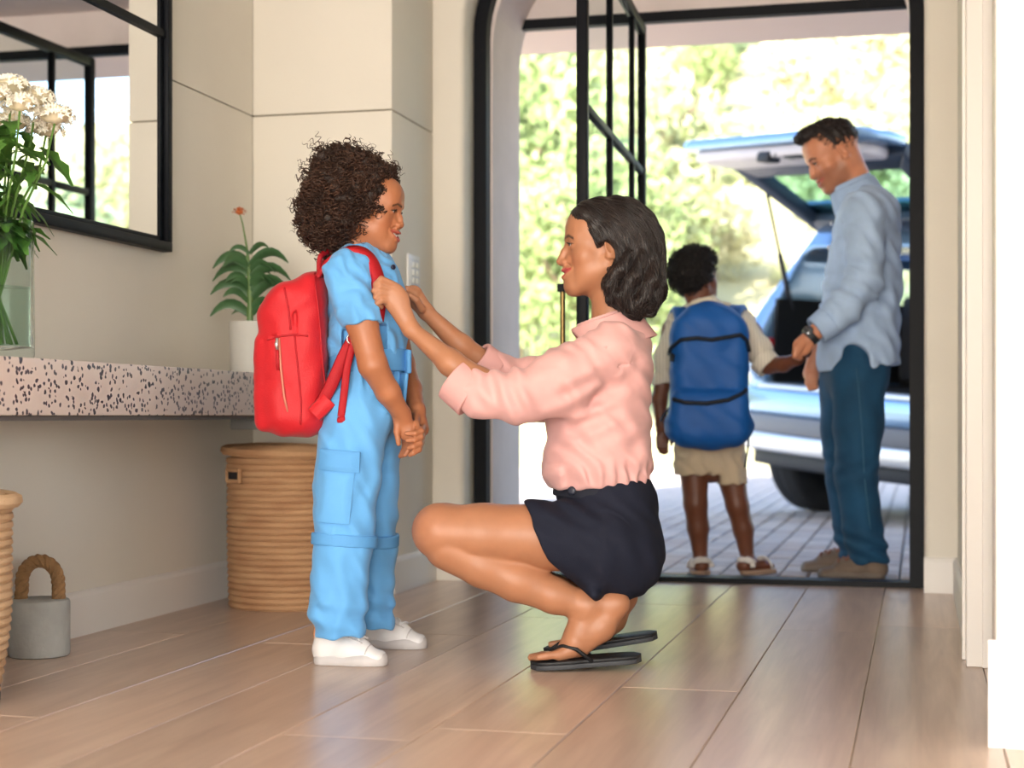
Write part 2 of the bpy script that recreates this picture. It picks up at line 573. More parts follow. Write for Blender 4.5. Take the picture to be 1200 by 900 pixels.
# back wall with the rounded opening
def arch_poly(x0, x1, xl, xr, zt, r, hh, sq=1.25):
    """outline of a wall with a doorway whose upper corners are rounded"""
    p = [(x0, -0.02), (xl, -0.02)]
    for i in range(11):
        a = math.pi * .5 * i / 10
        p.append((xl + r - r * math.cos(a), zt - r * sq + r * sq * math.sin(a)))
    for i in range(11):
        a = math.pi * .5 * i / 10
        p.append((xr - r + r * math.sin(a), zt - r * sq + r * sq * math.cos(a)))
    p += [(xr, -0.02), (x1, -0.02), (x1, hh), (x0, hh)]
    return p
wb = MB().prism(arch_poly(-1.80, 2.6, -1.66, .018, 2.50, .34, H_R), 'y', 5.86, 6.02)
st('wall_back', wb, PLASTER, bevel=0.022, seg=4)
wb2 = MB().prism(arch_poly(-3.4, 5.5, -1.60, -.02, 2.46, .34, H_R), 'y', 6.06, 6.50)
st('wall_outer', wb2, REVEAL)
# black steel arch frame set in the reveal
def arch_path(xl, xr, zt, r, sq=1.25, z0=0.0):
    p = [(xl, z0)]
    for i in range(13):
        a = math.pi * .5 * i / 12
        p.append((xl + r - r * math.cos(a), zt - r * sq + r * sq * math.sin(a)))
    for i in range(13):
        a = math.pi * .5 * i / 12
        p.append((xr - r + r * math.sin(a), zt - r * sq + r * sq * math.cos(a)))
    p.append((xr, z0))
    return p
fo = arch_path(-1.658, .016, 2.498, .34); fi = arch_path(-1.608, -.034, 2.448, .30)
fm = MB()
n_ = len(fo)
for i in range(n_ - 1):
    a, b, c, d = fo[i], fo[i+1], fi[i+1], fi[i]
    vs = [(a[0],6.0,a[1]),(b[0],6.0,b[1]),(c[0],6.0,c[1]),(d[0],6.0,d[1]),(a[0],6.07,a[1]),(b[0],6.07,b[1]),(c[0],6.07,c[1]),(d[0],6.07,d[1])]
    fm.add(vs, [(0,1,2,3),(7,6,5,4),(0,4,5,1),(2,6,7,3),(1,5,6,2),(0,3,7,4)])
frame = fm.build('trim_1', STEEL, None, kind='structure', label='black steel arch frame lining the doorway')
MB().box(-1.608, -.034, 6.0, 6.10, -.02, .020).build('threshold', STEEL, frame)
# lintel panel over the outer opening with its black header
lint = st('wall_lintel', MB().box(-1.62, .0, 6.44, 6.50, 2.235, 2.6), REVEAL)
MB().box(-1.60, -.02, 6.425, 6.47, 2.195, 2.235).build('header_bar', STEEL, lint)
MB().box(-1.60, -.02, 6.11, 6.44, 2.39, 2.44).build('arch_soffit', REVEAL, lint)
# right hand wall with its door casing, then the nearer wall facing the room
st('wall_right', MB().box(.13, .27, 4.19, 5.87, -.02, H_R), PLASTER_R)
cs = MB().box(.112, .19, 4.15, 4.20, 0, H_R).build('trim_2', TRIM, None, kind='structure', bevel=.004)
MB().box(.119, .132, 4.20, 4.29, 0, H_R).build('casing_board', TRIM, cs, bevel=.003)
MB().box(.105, .121, 4.27, 4.295, 0, H_R).build('casing_bead', TRIM, cs, bevel=.003)
MB().box(.150, .176, 4.138, 4.152, 0, H_R).build('casing_bead', TRIM, cs, bevel=.003)
st('wall_near', MB().box(.16, 2.6, 3.17, 3.30, -.02, H_R), PLASTER_R)
MB().box(.139, .165, 3.166, 3.31, 0, H_R).build('trim_3', TRIM, None, kind='structure', bevel=.004)
st('wall_hall', MB().box(1.3, 1.4, 3.3, 6.0, -.02, H_R), PLASTER_R)
# baseboards with a rounded top
def base_prof(t, h):
    return [(0, 0), (t, 0), (t, h - .016), (t * .8, h - .006), (t * .45, h), (0, h)]
BH = .105
def bb(name, axis, at, sgn, a, b, h=BH, t=.016):
    pr = [(at + sgn * u, v) for u, v in base_prof(t, h)]
    mb = MB()
    if axis == 'y':   # runs along y, profile in x
        n = len(pr); vs = [(u, a, v) for u, v in pr] + [(u, b, v) for u, v in pr]
        mb.add(vs, [tuple(range(n)), tuple(range(2*n-1, n-1, -1))] + [(i, n+i, n+(i+1) % n, (i+1) % n) for i in range(n)])
    else:
        n = len(pr); vs = [(a, u, v) for u, v in pr] + [(b, u, v) for u, v in pr]
        mb.add(vs, [tuple(range(n)), tuple(range(2*n-1, n-1, -1))] + [(i, n+i, n+(i+1) % n, (i+1) % n) for i in range(n)])
    return mb.build(name, TRIM, None, kind='structure')
bb('baseboard_left', 'y', -2.30, 1, -3.5, 5.37, .125)
bb('baseboard_nook', 'x', 5.37, -1, -2.3, -1.7805, .125)
bb('baseboard_nook_side', 'y', -1.78, 1, 5.354, 5.86, .125)
bb('baseboard_right', 'y', .13, -1, 4.29, 5.86, .125)
bb('baseboard_back', 'x', 5.86, -1, .016, .13, .125)
bb('baseboard_near', 'x', 3.168, -1, .125, 2.5, .20)
# walls behind and beside the camera with their window openings
def wall_with_window(name, axis, at0, at1, a, b, wa, wb_, z0, z1):
    mb = MB()
    def B(u0, u1, za, zb):
        if axis == 'x': mb.box(u0, u1, at0, at1, za, zb)
        else: mb.box(at0, at1, u0, u1, za, zb)
    B(a, wa, -.02, H_R); B(wb_, b, -.02, H_R); B(wa, wb_, -.02, z0); B(wa, wb_, z1, H_R)
    return st(name, mb, PLASTER_R)
wall_with_window('wall_rear', 'x', -3.62, -3.5, -2.5, 2.7, -2.1, 1.5, .0, 2.5)
wall_with_window('wall_side', 'y', 2.5, 2.62, -3.5, 3.2, -1.0, 2.2, .5, 2.5)
def window_grid(name, axis, at, a, b, z0, z1, n):
    mb = MB()
    def B(u0, u1, za, zb):
        if axis == 'x': mb.box(u0, u1, at - .02, at + .02, za, zb)
        else: mb.box(at - .02, at + .02, u0, u1, za, zb)
    B(a, b, z0, z0 + .05); B(a, b, z1 - .05, z1)
    for i in range(n + 1):
        u = a + (b - a - .05) * i / n
        B(u, u + .05, z0, z1)
    return mb.build(name, STEEL, None, kind='structure')
window_grid('window_1', 'x', -3.56, -2.1, 1.5, .0, 2.5, 3)
window_grid('window_2', 'y', 2.56, -1.0, 2.2, .5, 2.5, 3)
# the storey above with an unseen rear overhang added as sun shade, the porch soffit
st('wall_upper_storey', MB().box(-3.5, 9, -7.0, 7.2, H_R + .13, 6.4), REVEAL)
st('ceiling_porch', MB().box(-3.5, 9, 6.5, 8.0, 2.45, H_R + .12), mat('porch_plaster', (238, 216, 204), .8))

# switch plate on the nook's side face
sp = thing('light_switch', 'white plastic wall switch plate on the narrow wall beside the door', 'switch', (-1.78, 5.60, 1.135))
MB().box(0, .010, -.066, .066, -.066, .066).build('plate', mat('switch_plastic', (226, 226, 228), .35), sp, bevel=.003)
MB().box(.009, .013, -.05, .05, -.05, .05).build('inner_plate', mat('switch_plastic2', (212, 213, 216), .35), sp, bevel=.002)
for yy in (-.022, .022):
    for zz in (-.028, 0, .028):
        MB().box(.012, .017, yy - .012, yy + .012, zz - .010, zz + .010).build('switch_button', mat('switch_plastic3', (238, 236, 228), .3), sp, bevel=.002)

# ---------------------------------------------------------------- pivot door leaf, standing open
GLASS = mat('door_glass', (240, 248, 245), 0.0, trans=1.0, ior=1.02, spec=0.3)
dl = thing('glass_pivot_door', 'open black steel framed glass pivot door behind the kneeling person', 'door', (-1.06, 6.08, 0.012), math.radians(-87.8))
# local x runs along the leaf: -0.45 (outside) .. 1.08 (towards the camera); the leaf is 2.16 tall
LX0, LX1, LZ = -.32, 1.15, 2.16
def dbar(name, x0, x1, z0, z1, t=.034):
    return MB().box(x0, x1, -t/2, t/2, z0, z1).build(name, STEEL, dl, bevel=.003)
dbar('stile', LX1 - .04, LX1, 0, LZ); dbar('stile', LX0, LX0 + .04, 0, LZ)
dbar('rail', LX0 + .04, LX1 - .04, LZ - .04, LZ); dbar('rail', LX0 + .04, LX1 - .04, 0, .06)
m1, m2 = .57, .0
for mx_ in (m1, m2):
    dbar('glazing_bar', mx_ - .014, mx_ + .014, .06, LZ - .04, .024)
zb_ = 1.575
dbar('glazing_bar', LX0 + .04, m2 - .014, zb_ - .014, zb_ + .014, .024)
dbar('glazing_bar', m2 + .014, m1 - .014, zb_ - .014, zb_ + .014, .024)
dbar('glazing_bar', m1 + .014, LX1 - .04, zb_ - .014, zb_ + .014, .024)
for xa, xb in ((LX0 + .04, m2 - .014), (m2 + .014, m1 - .014), (m1 + .014, LX1 - .04)):
    for za, zb in ((.06, zb_ - .014), (zb_ + .014, LZ - .04)):
        MB().box(xa, xb, -.003, .003, za, zb).build('pane', GLASS, dl)
hd = MB().tube([(LX1 - .03, -.065, .72), (LX1 - .03, -.065, 1.02)], .008, 10).build('pull_handle', mat('brass_dark', (120, 98, 60), .3, metal=.9), dl, smooth=True)
MB().box(LX1 - .042, LX1 - .018, -.08, -.02, .995, 1.02).build('handle_mount', STEEL, hd)
MB().box(LX1 - .042, LX1 - .018, -.08, -.02, .715, .74).build('handle_mount', STEEL, hd)
# ================================================================ furniture and props along the left wall
def terrazzo():
    m = bpy.data.materials.new('terrazzo'); m.use_nodes = True
    t = m.node_tree; b = t.nodes['Principled BSDF']
    tc = t.nodes.new('ShaderNodeTexCoord')
    nz = t.nodes.new('ShaderNodeTexNoise'); nz.inputs['Scale'].default_value = 55; nz.inputs['Detail'].default_value = 1
    t.links.new(tc.outputs['Object'], nz.inputs['Vector'])
    vm = t.nodes.new('ShaderNodeVectorMath'); vm.operation = 'MULTIPLY_ADD'
    t.links.new(nz.outputs['Color'], vm.inputs[0]); vm.inputs[1].default_value = (.012, .012, .012); t.links.new(tc.outputs['Object'], vm.inputs[2])
    base = t.nodes.new('ShaderNodeMix'); base.data_type = 'RGBA'
    n2 = t.nodes.new('ShaderNodeTexNoise'); n2.inputs['Scale'].default_value = 7; n2.inputs['Detail'].default_value = 4
    t.links.new(tc.outputs['Object'], n2.inputs['Vector'])
    base.inputs['A'].default_value = srgb(206, 188, 178); base.inputs['B'].default_value = srgb(222, 209, 202)
    t.links.new(n2.outputs[0], base.inputs['Factor'])
    prev = base.outputs['Result']
    for sc_, thr, keep, colr in ((44, .44, .36, (52, 44, 52)), (74, .39, .42, (74, 68, 78)), (30, .27, .24, (92, 62, 60))):
        vo = t.nodes.new('ShaderNodeTexVoronoi'); vo.inputs['Scale'].default_value = sc_; vo.distance = 'MANHATTAN' if sc_ == 42 else 'EUCLIDEAN'
        t.links.new(vm.outputs[0], vo.inputs['Vector'])
        lt = t.nodes.new('ShaderNodeMath'); lt.operation = 'LESS_THAN'; lt.inputs[1].default_value = thr
        t.links.new(vo.outputs['Distance'], lt.inputs[0])
        sp_ = t.nodes.new('ShaderNodeSeparateColor'); t.links.new(vo.outputs['Color'], sp_.inputs[0])
        l2 = t.nodes.new('ShaderNodeMath'); l2.operation = 'LESS_THAN'; l2.inputs[1].default_value = keep
        t.links.new(sp_.outputs[0], l2.inputs[0])
        mu = t.nodes.new('ShaderNodeMath'); mu.operation = 'MULTIPLY'
        t.links.new(lt.outputs[0], mu.inputs[0]); t.links.new(l2.outputs[0], mu.inputs[1])
        mx = t.nodes.new('ShaderNodeMix'); mx.data_type = 'RGBA'
        t.links.new(mu.outputs[0], mx.inputs['Factor']); t.links.new(prev, mx.inputs['A']); mx.inputs['B'].default_value = srgb(*colr)
        prev = mx.outputs['Result']
    t.links.new(prev, b.inputs['Base Color'])
    b.inputs['Roughness'].default_value = 0.35
    return m

con = thing('console_shelf', 'floating terrazzo console slab with dark chips along the left wall', 'console', (-2.30, 2.0, .62))
MB().box(0, .35, -1.2, 3.365, 0, .131).build('slab', terrazzo(), con, bevel=.003)
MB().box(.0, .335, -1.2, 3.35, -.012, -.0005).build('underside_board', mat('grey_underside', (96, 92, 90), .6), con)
for yy in (2.98, .2):
    br = MB().box(0.10, .24, yy - .03, yy + .03, -.046, -.0125).build('bracket', mat('bracket_grey', (150, 150, 148), .45, metal=.5), con, bevel=.003)
    MB().tube([(.238, yy, -.03), (.252, yy, -.03)], .008, 8).build('screw', mat('screw_brass', (190, 170, 90), .35, metal=.8), br, smooth=True)

# ---- mirror
mr = thing('wall_mirror', 'large black steel framed wall mirror with divided panes above the console', 'mirror', (-2.297, 3.55, 1.13))
MY0, MY1, MZ = -1.0, 1.105, 1.5
fr = MB()
fr.box(0, .035, MY0, MY1, 0, .03).box(0, .035, MY0, MY1, MZ - .03, MZ).box(0, .035, MY0, MY0 + .03, .03, MZ - .03).box(0, .035, MY1 - .03, MY1, .03, MZ - .03)
fr.build('frame', STEEL, mr, bevel=.003)
fr2 = MB().box(0.0, .02, MY1 - .055, MY1 - .031, .031, MZ - .031).box(0, .02, MY0 + .031, MY1 - .056, .031, .045)
fr2.build('inner_frame', STEEL, mr, bevel=.002)
MIR = mat('mirror_silver', (236, 238, 238), 0.0, metal=1.0)
zt = .675
MB().box(0, .026, MY0 + .03, MY1 - .03, zt - .012, zt + .012).build('muntin', STEEL, mr)
for i, (za, zb) in enumerate(((.031, zt - .0125), (zt + .0125, MZ - .031))):
    p = MB().box(-.003, .003, -(MY1-MY0)/2 + .031, (MY1-MY0)/2 - .031, za, zb).build('mirror_pane', MIR, mr)
    p.location = (.012, (MY0+MY1)/2, 0)
    p.rotation_euler = (0, 0, math.radians(0.0))

# ---- woven baskets
def wicker_mat(name, c1, c2):
    m = mat(name, c1, .75, col2=c2, scale=6, bump=.6, bscale=120, stretch=(1, 1, 3))
    return m
def basket(loc, rx, ry, hh, c1, c2, label, tilt, name_m, taper=.97, ncoil=24, lid_over=.012):
    b = thing('woven_basket', label, 'basket', loc)
    M_ = wicker_mat(name_m, c1, c2); M_L = wicker_mat(name_m + '_lid', c1, c2)
    ch = (hh - .03) / ncoil
    body = MB()
    for i in range(ncoil):
        z = ch * (i + .5); f = taper + (1 - taper) * math.sin(math.pi * .5 * min(1, i / (ncoil * .55)))
        if i > ncoil * .8: f += .012 * (i - ncoil * .8) / (ncoil * .2)
        pts = [((rx * f - ch * .5) * math.cos(2*math.pi*k/56), (ry * f - ch * .5) * math.sin(2*math.pi*k/56), z) for k in range(56)]
        coil = MB().tube(pts, (ch * .57), 7, closed=True).build('coil', M_, b, smooth=True)
    MB().lathe([(.9, .004), (.93, hh - .05), (.93, hh - .045)], 40, sx=rx * .97, sy=ry * .97).build('lining', mat('basket_dark', (60, 44, 32), .9), b, smooth=True)
    # lid: two coil rings, a disc, tilted a little
    lid = MB()
    n = 6
    for i in range(n):
        f = 1.03 - i * .17
        if f < .1: f = .1
        pts = [(rx * f * math.cos(2*math.pi*k/56), ry * f * math.sin(2*math.pi*k/56), .012 + .004 * min(i, 2)) for k in range(56)]
        lid.tube(pts, .0155 if i == 0 else .014 + .0 * i, 7, closed=True)
    lid.lathe([(.0, -.004), (1.0, -.004), (1.0, .018), (.0, .022)], 40, sx=rx, sy=ry)
    l = lid.build('lid', M_L, b, smooth=True)
    l.location = (0, 0, hh - .024); l.rotation_euler = tilt
    return b, M_
b1, mw = basket((-2.0, 4.96, 0), .20, .19, .515, (176, 130, 92), (204, 162, 120), 'brown lidded woven basket on the floor under the console', (math.radians(1), math.radians(2.2), 0), 'wicker_brown')
# handle hole of the basket: a dark block painted as its shade, nothing cut
hx, hy = -.135, -.142
hb = MB().box(-.032, .032, -.006, .006, -.013, .013)
o = hb.build('handle_hole_shade', mat('hole_shade', (26, 22, 24), .9), b1); o.location = (-.118, -.158, .428); o.rotation_euler = (0, 0, math.radians(-36))
hr = MB()
for sx_ in (-1, 1): hr.tube([(sx_ * .038, 0, -.02), (sx_ * .038, 0, .02)], .007, 7)
for sz_ in (-1, 1): hr.tube([(-.038, 0, sz_ * .018), (.038, 0, sz_ * .018)], .007, 7)
o = hr.build('handle_rim', mw, b1, smooth=True); o.location = (-.121, -.162, .428); o.rotation_euler = (0, 0, math.radians(-36))
b2, mw2 = basket((-2.092, 3.06, 0), .205, .20, .46, (196, 160, 122), (222, 190, 154), 'pale lidded woven basket cut off by the left edge', (math.radians(-1), math.radians(3), 0), 'wicker_pale', taper=.86, ncoil=23)

# ---- concrete doorstop with a rope handle
ds = thing('concrete_doorstop', 'grey concrete doorstop with thick twisted rope handle on the floor', 'doorstop', (*cw((46-600)/F_PX*4.19, 4.19, 0)[:2], 0), YAW)
MB().lathe([(.072, 0), (.0765, .003), (.078, .01), (.078, .138), (.0755, .144), (.07, .147), (.03, .1475)], 36).build('block', mat('concrete', (164, 164, 160), .85, noise=.12, scale=14, bump=.25, bscale=50), ds, smooth=True)
def rope(name, pts, r, m, parent, strands=3, turns=9):
    pts = [Vector(p) for p in pts]
    # resample
    N = 90
    cum = [0]
    for a, b_ in zip(pts, pts[1:]): cum.append(cum[-1] + (b_ - a).length)
    def at(t):
        d = t * cum[-1]
        for i in range(len(pts) - 1):
            if d <= cum[i+1] + 1e-9:
                return pts[i].lerp(pts[i+1], (d - cum[i]) / max(1e-9, cum[i+1] - cum[i]))
        return pts[-1]
    path = [at(i / N) for i in range(N + 1)]
    for s in range(strands):
        q = []
        for i, p in enumerate(path):
            t = (path[min(N, i+1)] - path[max(0, i-1)]).normalized()
            u = Vector((0, 1, 0)); u = (u - t * u.dot(t)).normalized(); w = t.cross(u)
            a = 2 * math.pi * (turns * i / N + s / strands)
            q.append(p + (u * math.cos(a) + w * math.sin(a)) * r * .5)
        MB().tube(q, r * .62, 7).build('rope_strand', m, parent, smooth=True)
arc = [(-.047, .0, .13)] + [(-.048 + .002 * i, .0, .15 + .012 * i) for i in range(3)] + \
      [(.002 + .047 * math.cos(math.pi * (1 - i / 16)), 0, .19 + .055 * math.sin(math.pi * i / 16)) for i in range(17)] + [(.050, 0, .17), (.050, 0, .13)]
rope('rope_handle', arc, .0165, mat('rope_jute', (150, 114, 76), .85, noise=.25, scale=40, bump=.6, bscale=200, stretch=(1, 1, 1)), ds, 3, 6)

# ---- glass vase with white flowers
VX, VY = -2.10, 3.40
vs = thing('glass_vase', 'clear glass vase on the console holding white flowers', 'vase', (VX, VY, .7515))
VG = mat('vase_glass', (225, 235, 232), 0.02, trans=1.0, ior=1.12, spec=.6)
wx, wt = .082, .005
outer = [(-wx, -wx), (wx, -wx), (wx, wx), (-wx, wx)]
def sqring(mb, h0, h1, w, t):
    mb.box(-w, w, -w, -w + t, h0, h1).box(-w, w, w - t, w, h0, h1).box(-w, -w + t, -w + t, w - t, h0, h1).box(w - t, w, -w + t, w - t, h0, h1)
vb = MB().lathe([(.02, 0), (wx, 0), (wx + .002, .01), (wx, .325), (wx - .004, .328), (wx - .007, .32), (wx - .006, .03), (.02, .022)], 36)
vb.build('vessel', VG, vs, smooth=True)
MB().lathe([(.02, .024), (wx - .0085, .03), (wx - .0085, .17), (.01, .1705)], 32).build('water', mat('vase_water', (222, 236, 226), 0.0, trans=1.0, ior=1.15), vs, smooth=True)
rng = random.Random(3)
bq = thing('flower_bouquet', 'bunch of white flowers with green leafy stems in the glass vase', 'flowers', (VX, VY, .785))
GREEN = mat('stem_green', (86, 122, 52), .5, noise=.2, scale=20)
LEAF = mat('leaf_green', (70, 112, 44), .5, noise=.35, scale=12, sss=.05)
PETAL = mat('white_petal', (244, 238, 222), .55, noise=.05, scale=20)
CREAM = mat('petal_cream', (240, 226, 192), .6)
def leaf_poly(mb, base, d, up, L, W_, n=5, droop=.3, notch=0.0):
    d = Vector(d).normalized(); up = Vector(up); side = d.cross(up)
    if side.length < 1e-3: side = d.orthogonal()
    side.normalize(); nrm = side.cross(d).normalized()
    base = Vector(base)
    vs_, fs_ = [], []
    for i in range(n + 1):
        t = i / n
        c = base + d * (L * t) - Vector((0, 0, 1)) * (droop * L * t * t) 
        w = W_ * math.sin(math.pi * min(.98, t * .9 + .06)) ** .8
        if notch and i % 2: w *= (1 - notch)
        th = nrm * (w * .25)
        vs_ += [c - side * w + th, c, c + side * w + th]
    for i in range(n):
        a = i * 3
        fs_ += [(a, a+1, a+4, a+3), (a+1, a+2, a+5, a+4)]
    mb.add(vs_, fs_)
heads = []
# (lateral offset in metres towards camera right, depth offset, height above vase top) of each head
hp = []
for i in range(13):
    a = i * 2.4
    rr = .028 + .017 * math.sqrt(i) * 1.6
    hp.append((rr * math.cos(a) * 1.25, rr * math.sin(a) * 1.25, .625 - 6.5 * rr * rr + rng.uniform(-.03, .015)))
for i, (ax_, ay_, az_) in enumerate(hp):
    bx_, by_ = ax_ * .35 + rng.uniform(-.012, .012), ay_ * .35 + rng.uniform(-.012, .012)
    st_pts = [(-ax_ * .25, -ay_ * .25, .003), (bx_ * .3, by_ * .3, .16), (bx_, by_, .32), (ax_ * .85, ay_ * .85, az_ - .10), (ax_, ay_, az_ - .01)]
    stem = MB().tube(st_pts, [.0035, .0035, .0033, .003, .0028], 6).build('stem', GREEN, bq, smooth=True)
    for q in range(12):
        t = rng.uniform(.36, .93); z = .003 + (az_ - .02) * t
        cx_, cy_ = ax_ * .85 * max(0, (t - .3) / .7), ay_ * .85 * max(0, (t - .3) / .7)
        a = rng.uniform(0, 2 * math.pi)
        L = rng.uniform(.05, .11)
        lv = MB()
        leaf_poly(lv, (cx_, cy_, max(z, .27)), (math.cos(a), math.sin(a), rng.uniform(-.6, .5)), (0, 0, 1), L, L * .26, 6, .5, .45)
        lv.build('leaf', LEAF, stem)
    # flower head: many small florets in a dome
    fh = MB(); R = rng.uniform(.034, .044)
    for q in range(70):
        ph = math.acos(1 - rng.random() * 1.15); a = q * 2.39996
        d = Vector((math.sin(ph) * math.cos(a), math.sin(ph) * math.sin(a), math.cos(ph)))
        c = Vector((ax_, ay_, az_)) + Vector((d.x * R * 1.1, d.y * R * 1.1, d.z * R * .8))
        u = d.orthogonal().normalized(); w = d.cross(u)
        n = 5
        a0 = rng.random() * 6
        vv = [c]
        for k in range(n * 2):
            rr = (.0105 if k % 2 == 0 else .005)
            an = a0 + math.pi * k / n
            vv.append(c + (u * math.cos(an) + w * math.sin(an)) * rr + d * (.004 if k % 2 == 0 else 0))
        fh.add(vv, [(0, 1 + k, 1 + (k + 1) % (2*n)) for k in range(2*n)])
    fh.build('flower_head', PETAL, bq)
    dome = MB().lathe([(.002, -.012), (R * .6, -.006), (R * .95, R * .25), (R * .8, R * .55), (R * .3, R * .74), (.002, R * .78)], 12, (ax_, ay_, az_))
    dome.build('flower_core', CREAM, bq, smooth=True)

# ---- potted succulent with an orange flower
pp = thing('potted_plant', 'green long-leaved plant with an orange flower in a pale grey pot', 'plant', (-2.125, 4.96, .7515))
PX_, PY_ = 0, 0
MB().lathe([(.066, 0), (.072, .004), (.0735, .02), (.076, .17), (.0755, .176), (.070, .176), (.069, .15), (.01, .149)], 36).build('pot', mat('pale_pot', (196, 193, 186), .7, noise=.04, scale=10, bump=.1), pp, smooth=True)
MB().lathe([(.0, .145), (.069, .146), (.05, .156), (.02, .16), (.0, .161)], 24).build('soil', mat('soil', (70, 52, 40), .95, noise=.4, scale=60, bump=.8), pp, smooth=True)
stem = MB().tube([(-.01, 0, .155), (-.008, 0, .25), (-.012, 0, .34), (-.02, 0, .42), (-.035, 0, .50), (-.046, 0, .535)], [.012, .010, .007, .004, .0026, .002], 8).build('stem', mat('plant_stem', (92, 120, 62), .5), pp, smooth=True)
DL = mat('succulent_leaf', (62, 96, 58), .42, noise=.2, scale=15, sss=.03)
# (side, height, length, rise, toward camera) : right = away along the photo's right
lvs = [(1,.40,.075,.45,.2),(-1,.40,.07,.25,.2),(1,.365,.13,.25,-.1),(-1,.37,.12,.02,.2),(1,.345,.10,.10,.5),(-1,.345,.09,.35,.4),(1,.32,.14,.12,.1),(-1,.33,.13,.05,-.2),
       (1,.30,.12,-.05,.6),(-1,.30,.09,.3,.7),(1,.265,.14,.35,.2),(-1,.265,.13,.2,.1),(1,.24,.13,.6,.1),(-1,.235,.10,.5,.6),(1,.21,.10,.4,.4),(-1,.20,.13,.15,.1),(1,.28,.10,.5,.9),(-1,.28,.08,.7,.9),(1,.19,.07,.5,.3),(-1,.19,.07,.4,-.3),(-1,.36,.10,.15,.8),(1,.33,.08,.4,-.8)]
for s_, z, L, rise, tw in lvs:
    d = np.array([s_ * 1.0, -tw, rise]); d /= np.linalg.norm(d)
    dw = np.array(cw(d[0], d[1], d[2]))
    mb = MB()
    base = Vector((-.01, 0, z))
    side = Vector(dw).cross(Vector((0, 0, 1))).normalized()
    pts, rr = [], []
    for i in range(8):
        t = i / 7
        pts.append(base + Vector(dw) * (L * t) + Vector((0, 0, 1)) * (L * (.32 * math.sin(math.pi * t * .8) - .38 * t * t)))
        w = L * .145 * (math.sin(math.pi * (.12 + .86 * t)) ** .8)
        rr.append((max(w, .0012), max(w * .22, .0009)))
    mb.tube(pts, rr, 8, flat=tuple(side * .45 + Vector((.1 * tw, -.15, .9)).cross(Vector(dw)).cross(Vector(dw)) * -1.0)).build('leaf', DL, pp, smooth=True)
fl_ = MB()
for q in range(46):
    ph = math.acos(1 - rng.random() * 1.3); a = q * 2.4
    d = Vector((math.sin(ph) * math.cos(a), math.sin(ph) * math.sin(a), math.cos(ph)))
    c = Vector((-.047, 0, .538)) + Vector((d.x * .017, d.y * .017, d.z * .011))
    leaf_poly(fl_, c, d, (0, 0, 1) if abs(d.z) < .9 else (1, 0, 0), .009, .004, 3, .1)
fl_.lathe([(.001, -.006), (.012, 0), (.014, .005), (.008, .011), (.001, .012)], 10, (-.047, 0, .535))
fl_.build('flower', mat('orange_flower', (206, 112, 62), .6), pp)
# ================================================================ outside: paving, car, hill, trees
RZ = YAW
g_o = st('ground_drive', MB().box(-60, 60, 6.10, 140, -.30, -.035), mat('sunlit_gravel', (214, 204, 186), .9, noise=.08, scale=3))
# pavers, every one a block; the far ones joined
PAV = [mat('paver_%d' % i, c, .8, noise=.12, scale=9, bump=.3, bscale=60) for i, c in enumerate(((176, 166, 160), (164, 154, 150), (186, 176, 168), (172, 158, 150)))]
pv = MB().box(-4.2, 6.2, 6.115, 17.5, -.034, -.02).build('paving', mat('paver_joint', (112, 104, 100), .95), None, kind='structure')
rng = random.Random(11)
pw, pl = .115, .23
pm = []
for m_ in PAV:
    o_ = MB().cbox(-pw/2 + .004, pw/2 - .004, -pl/2 + .004, pl/2 - .004, -.02, 0.0, .006)
    pm.append(raw_mesh('paver', np.array(o_.v), o_.f, m_, False))
cells = []
ncol = int(10.2 / pw)
for i in range(ncol):
    for j in range(50):
        x = -4.1 + (i + .5) * pw; y = 6.24 + (j + .5) * pl + (pl / 2 if i % 2 else 0)
        if y > 17.3: continue
        # camera frame
        lat = CS * x + SN * y; dep = -SN * x + CS * y
        u = 600 + lat / dep * F_PX
        vis = 605 < u < 1085
        cells.append((0 if vis else 1, dep, x, y))
cells.sort()
rest = MB()
for q, (a, dep, x, y) in enumerate(cells):
    z = rng.uniform(-.004, 0)
    if q < 300 and a == 0:
        o_ = bpy.data.objects.new('paver', pm[rng.randrange(4)])
        o_.location = (x, y, z)
        link(o_, pv)
    else:
        rest.cbox(x - pw/2 + .004, x + pw/2 - .004, y - pl/2 + .004, y + pl/2 - .004, -.02 + z, z, .006)
rest.build('far_pavers', PAV[0], pv, kind='stuff')

# hill rising behind the drive
def hill_z(lat, dep):
    t = max(0.0, dep - 20)
    return -.05 + .36 * t * (t / (t + 9)) + .35 * math.sin(lat * .23 + dep * .1) * min(1, t / 10) + .02 * max(0, lat) * min(1, t / 25)
hv, hf = [], []
NL, ND = 46, 40
for j in range(ND + 1):
    for i in range(NL + 1):
        lat = -55 + 120 * i / NL; dep = 16 + 104 * (j / ND) ** 1.3
        hv.append(cw(lat, dep, hill_z(lat, dep) if dep > 16.5 else -.3))
for j in range(ND):
    for i in range(NL):
        a = j * (NL + 1) + i
        hf.append((a, a + 1, a + NL + 2, a + NL + 1))
MB().add(hv, hf).build('ground_hill', mat('dry_grass', (184, 174, 134), .95, col2=(152, 158, 112), scale=.25), None, smooth=True, kind='structure')

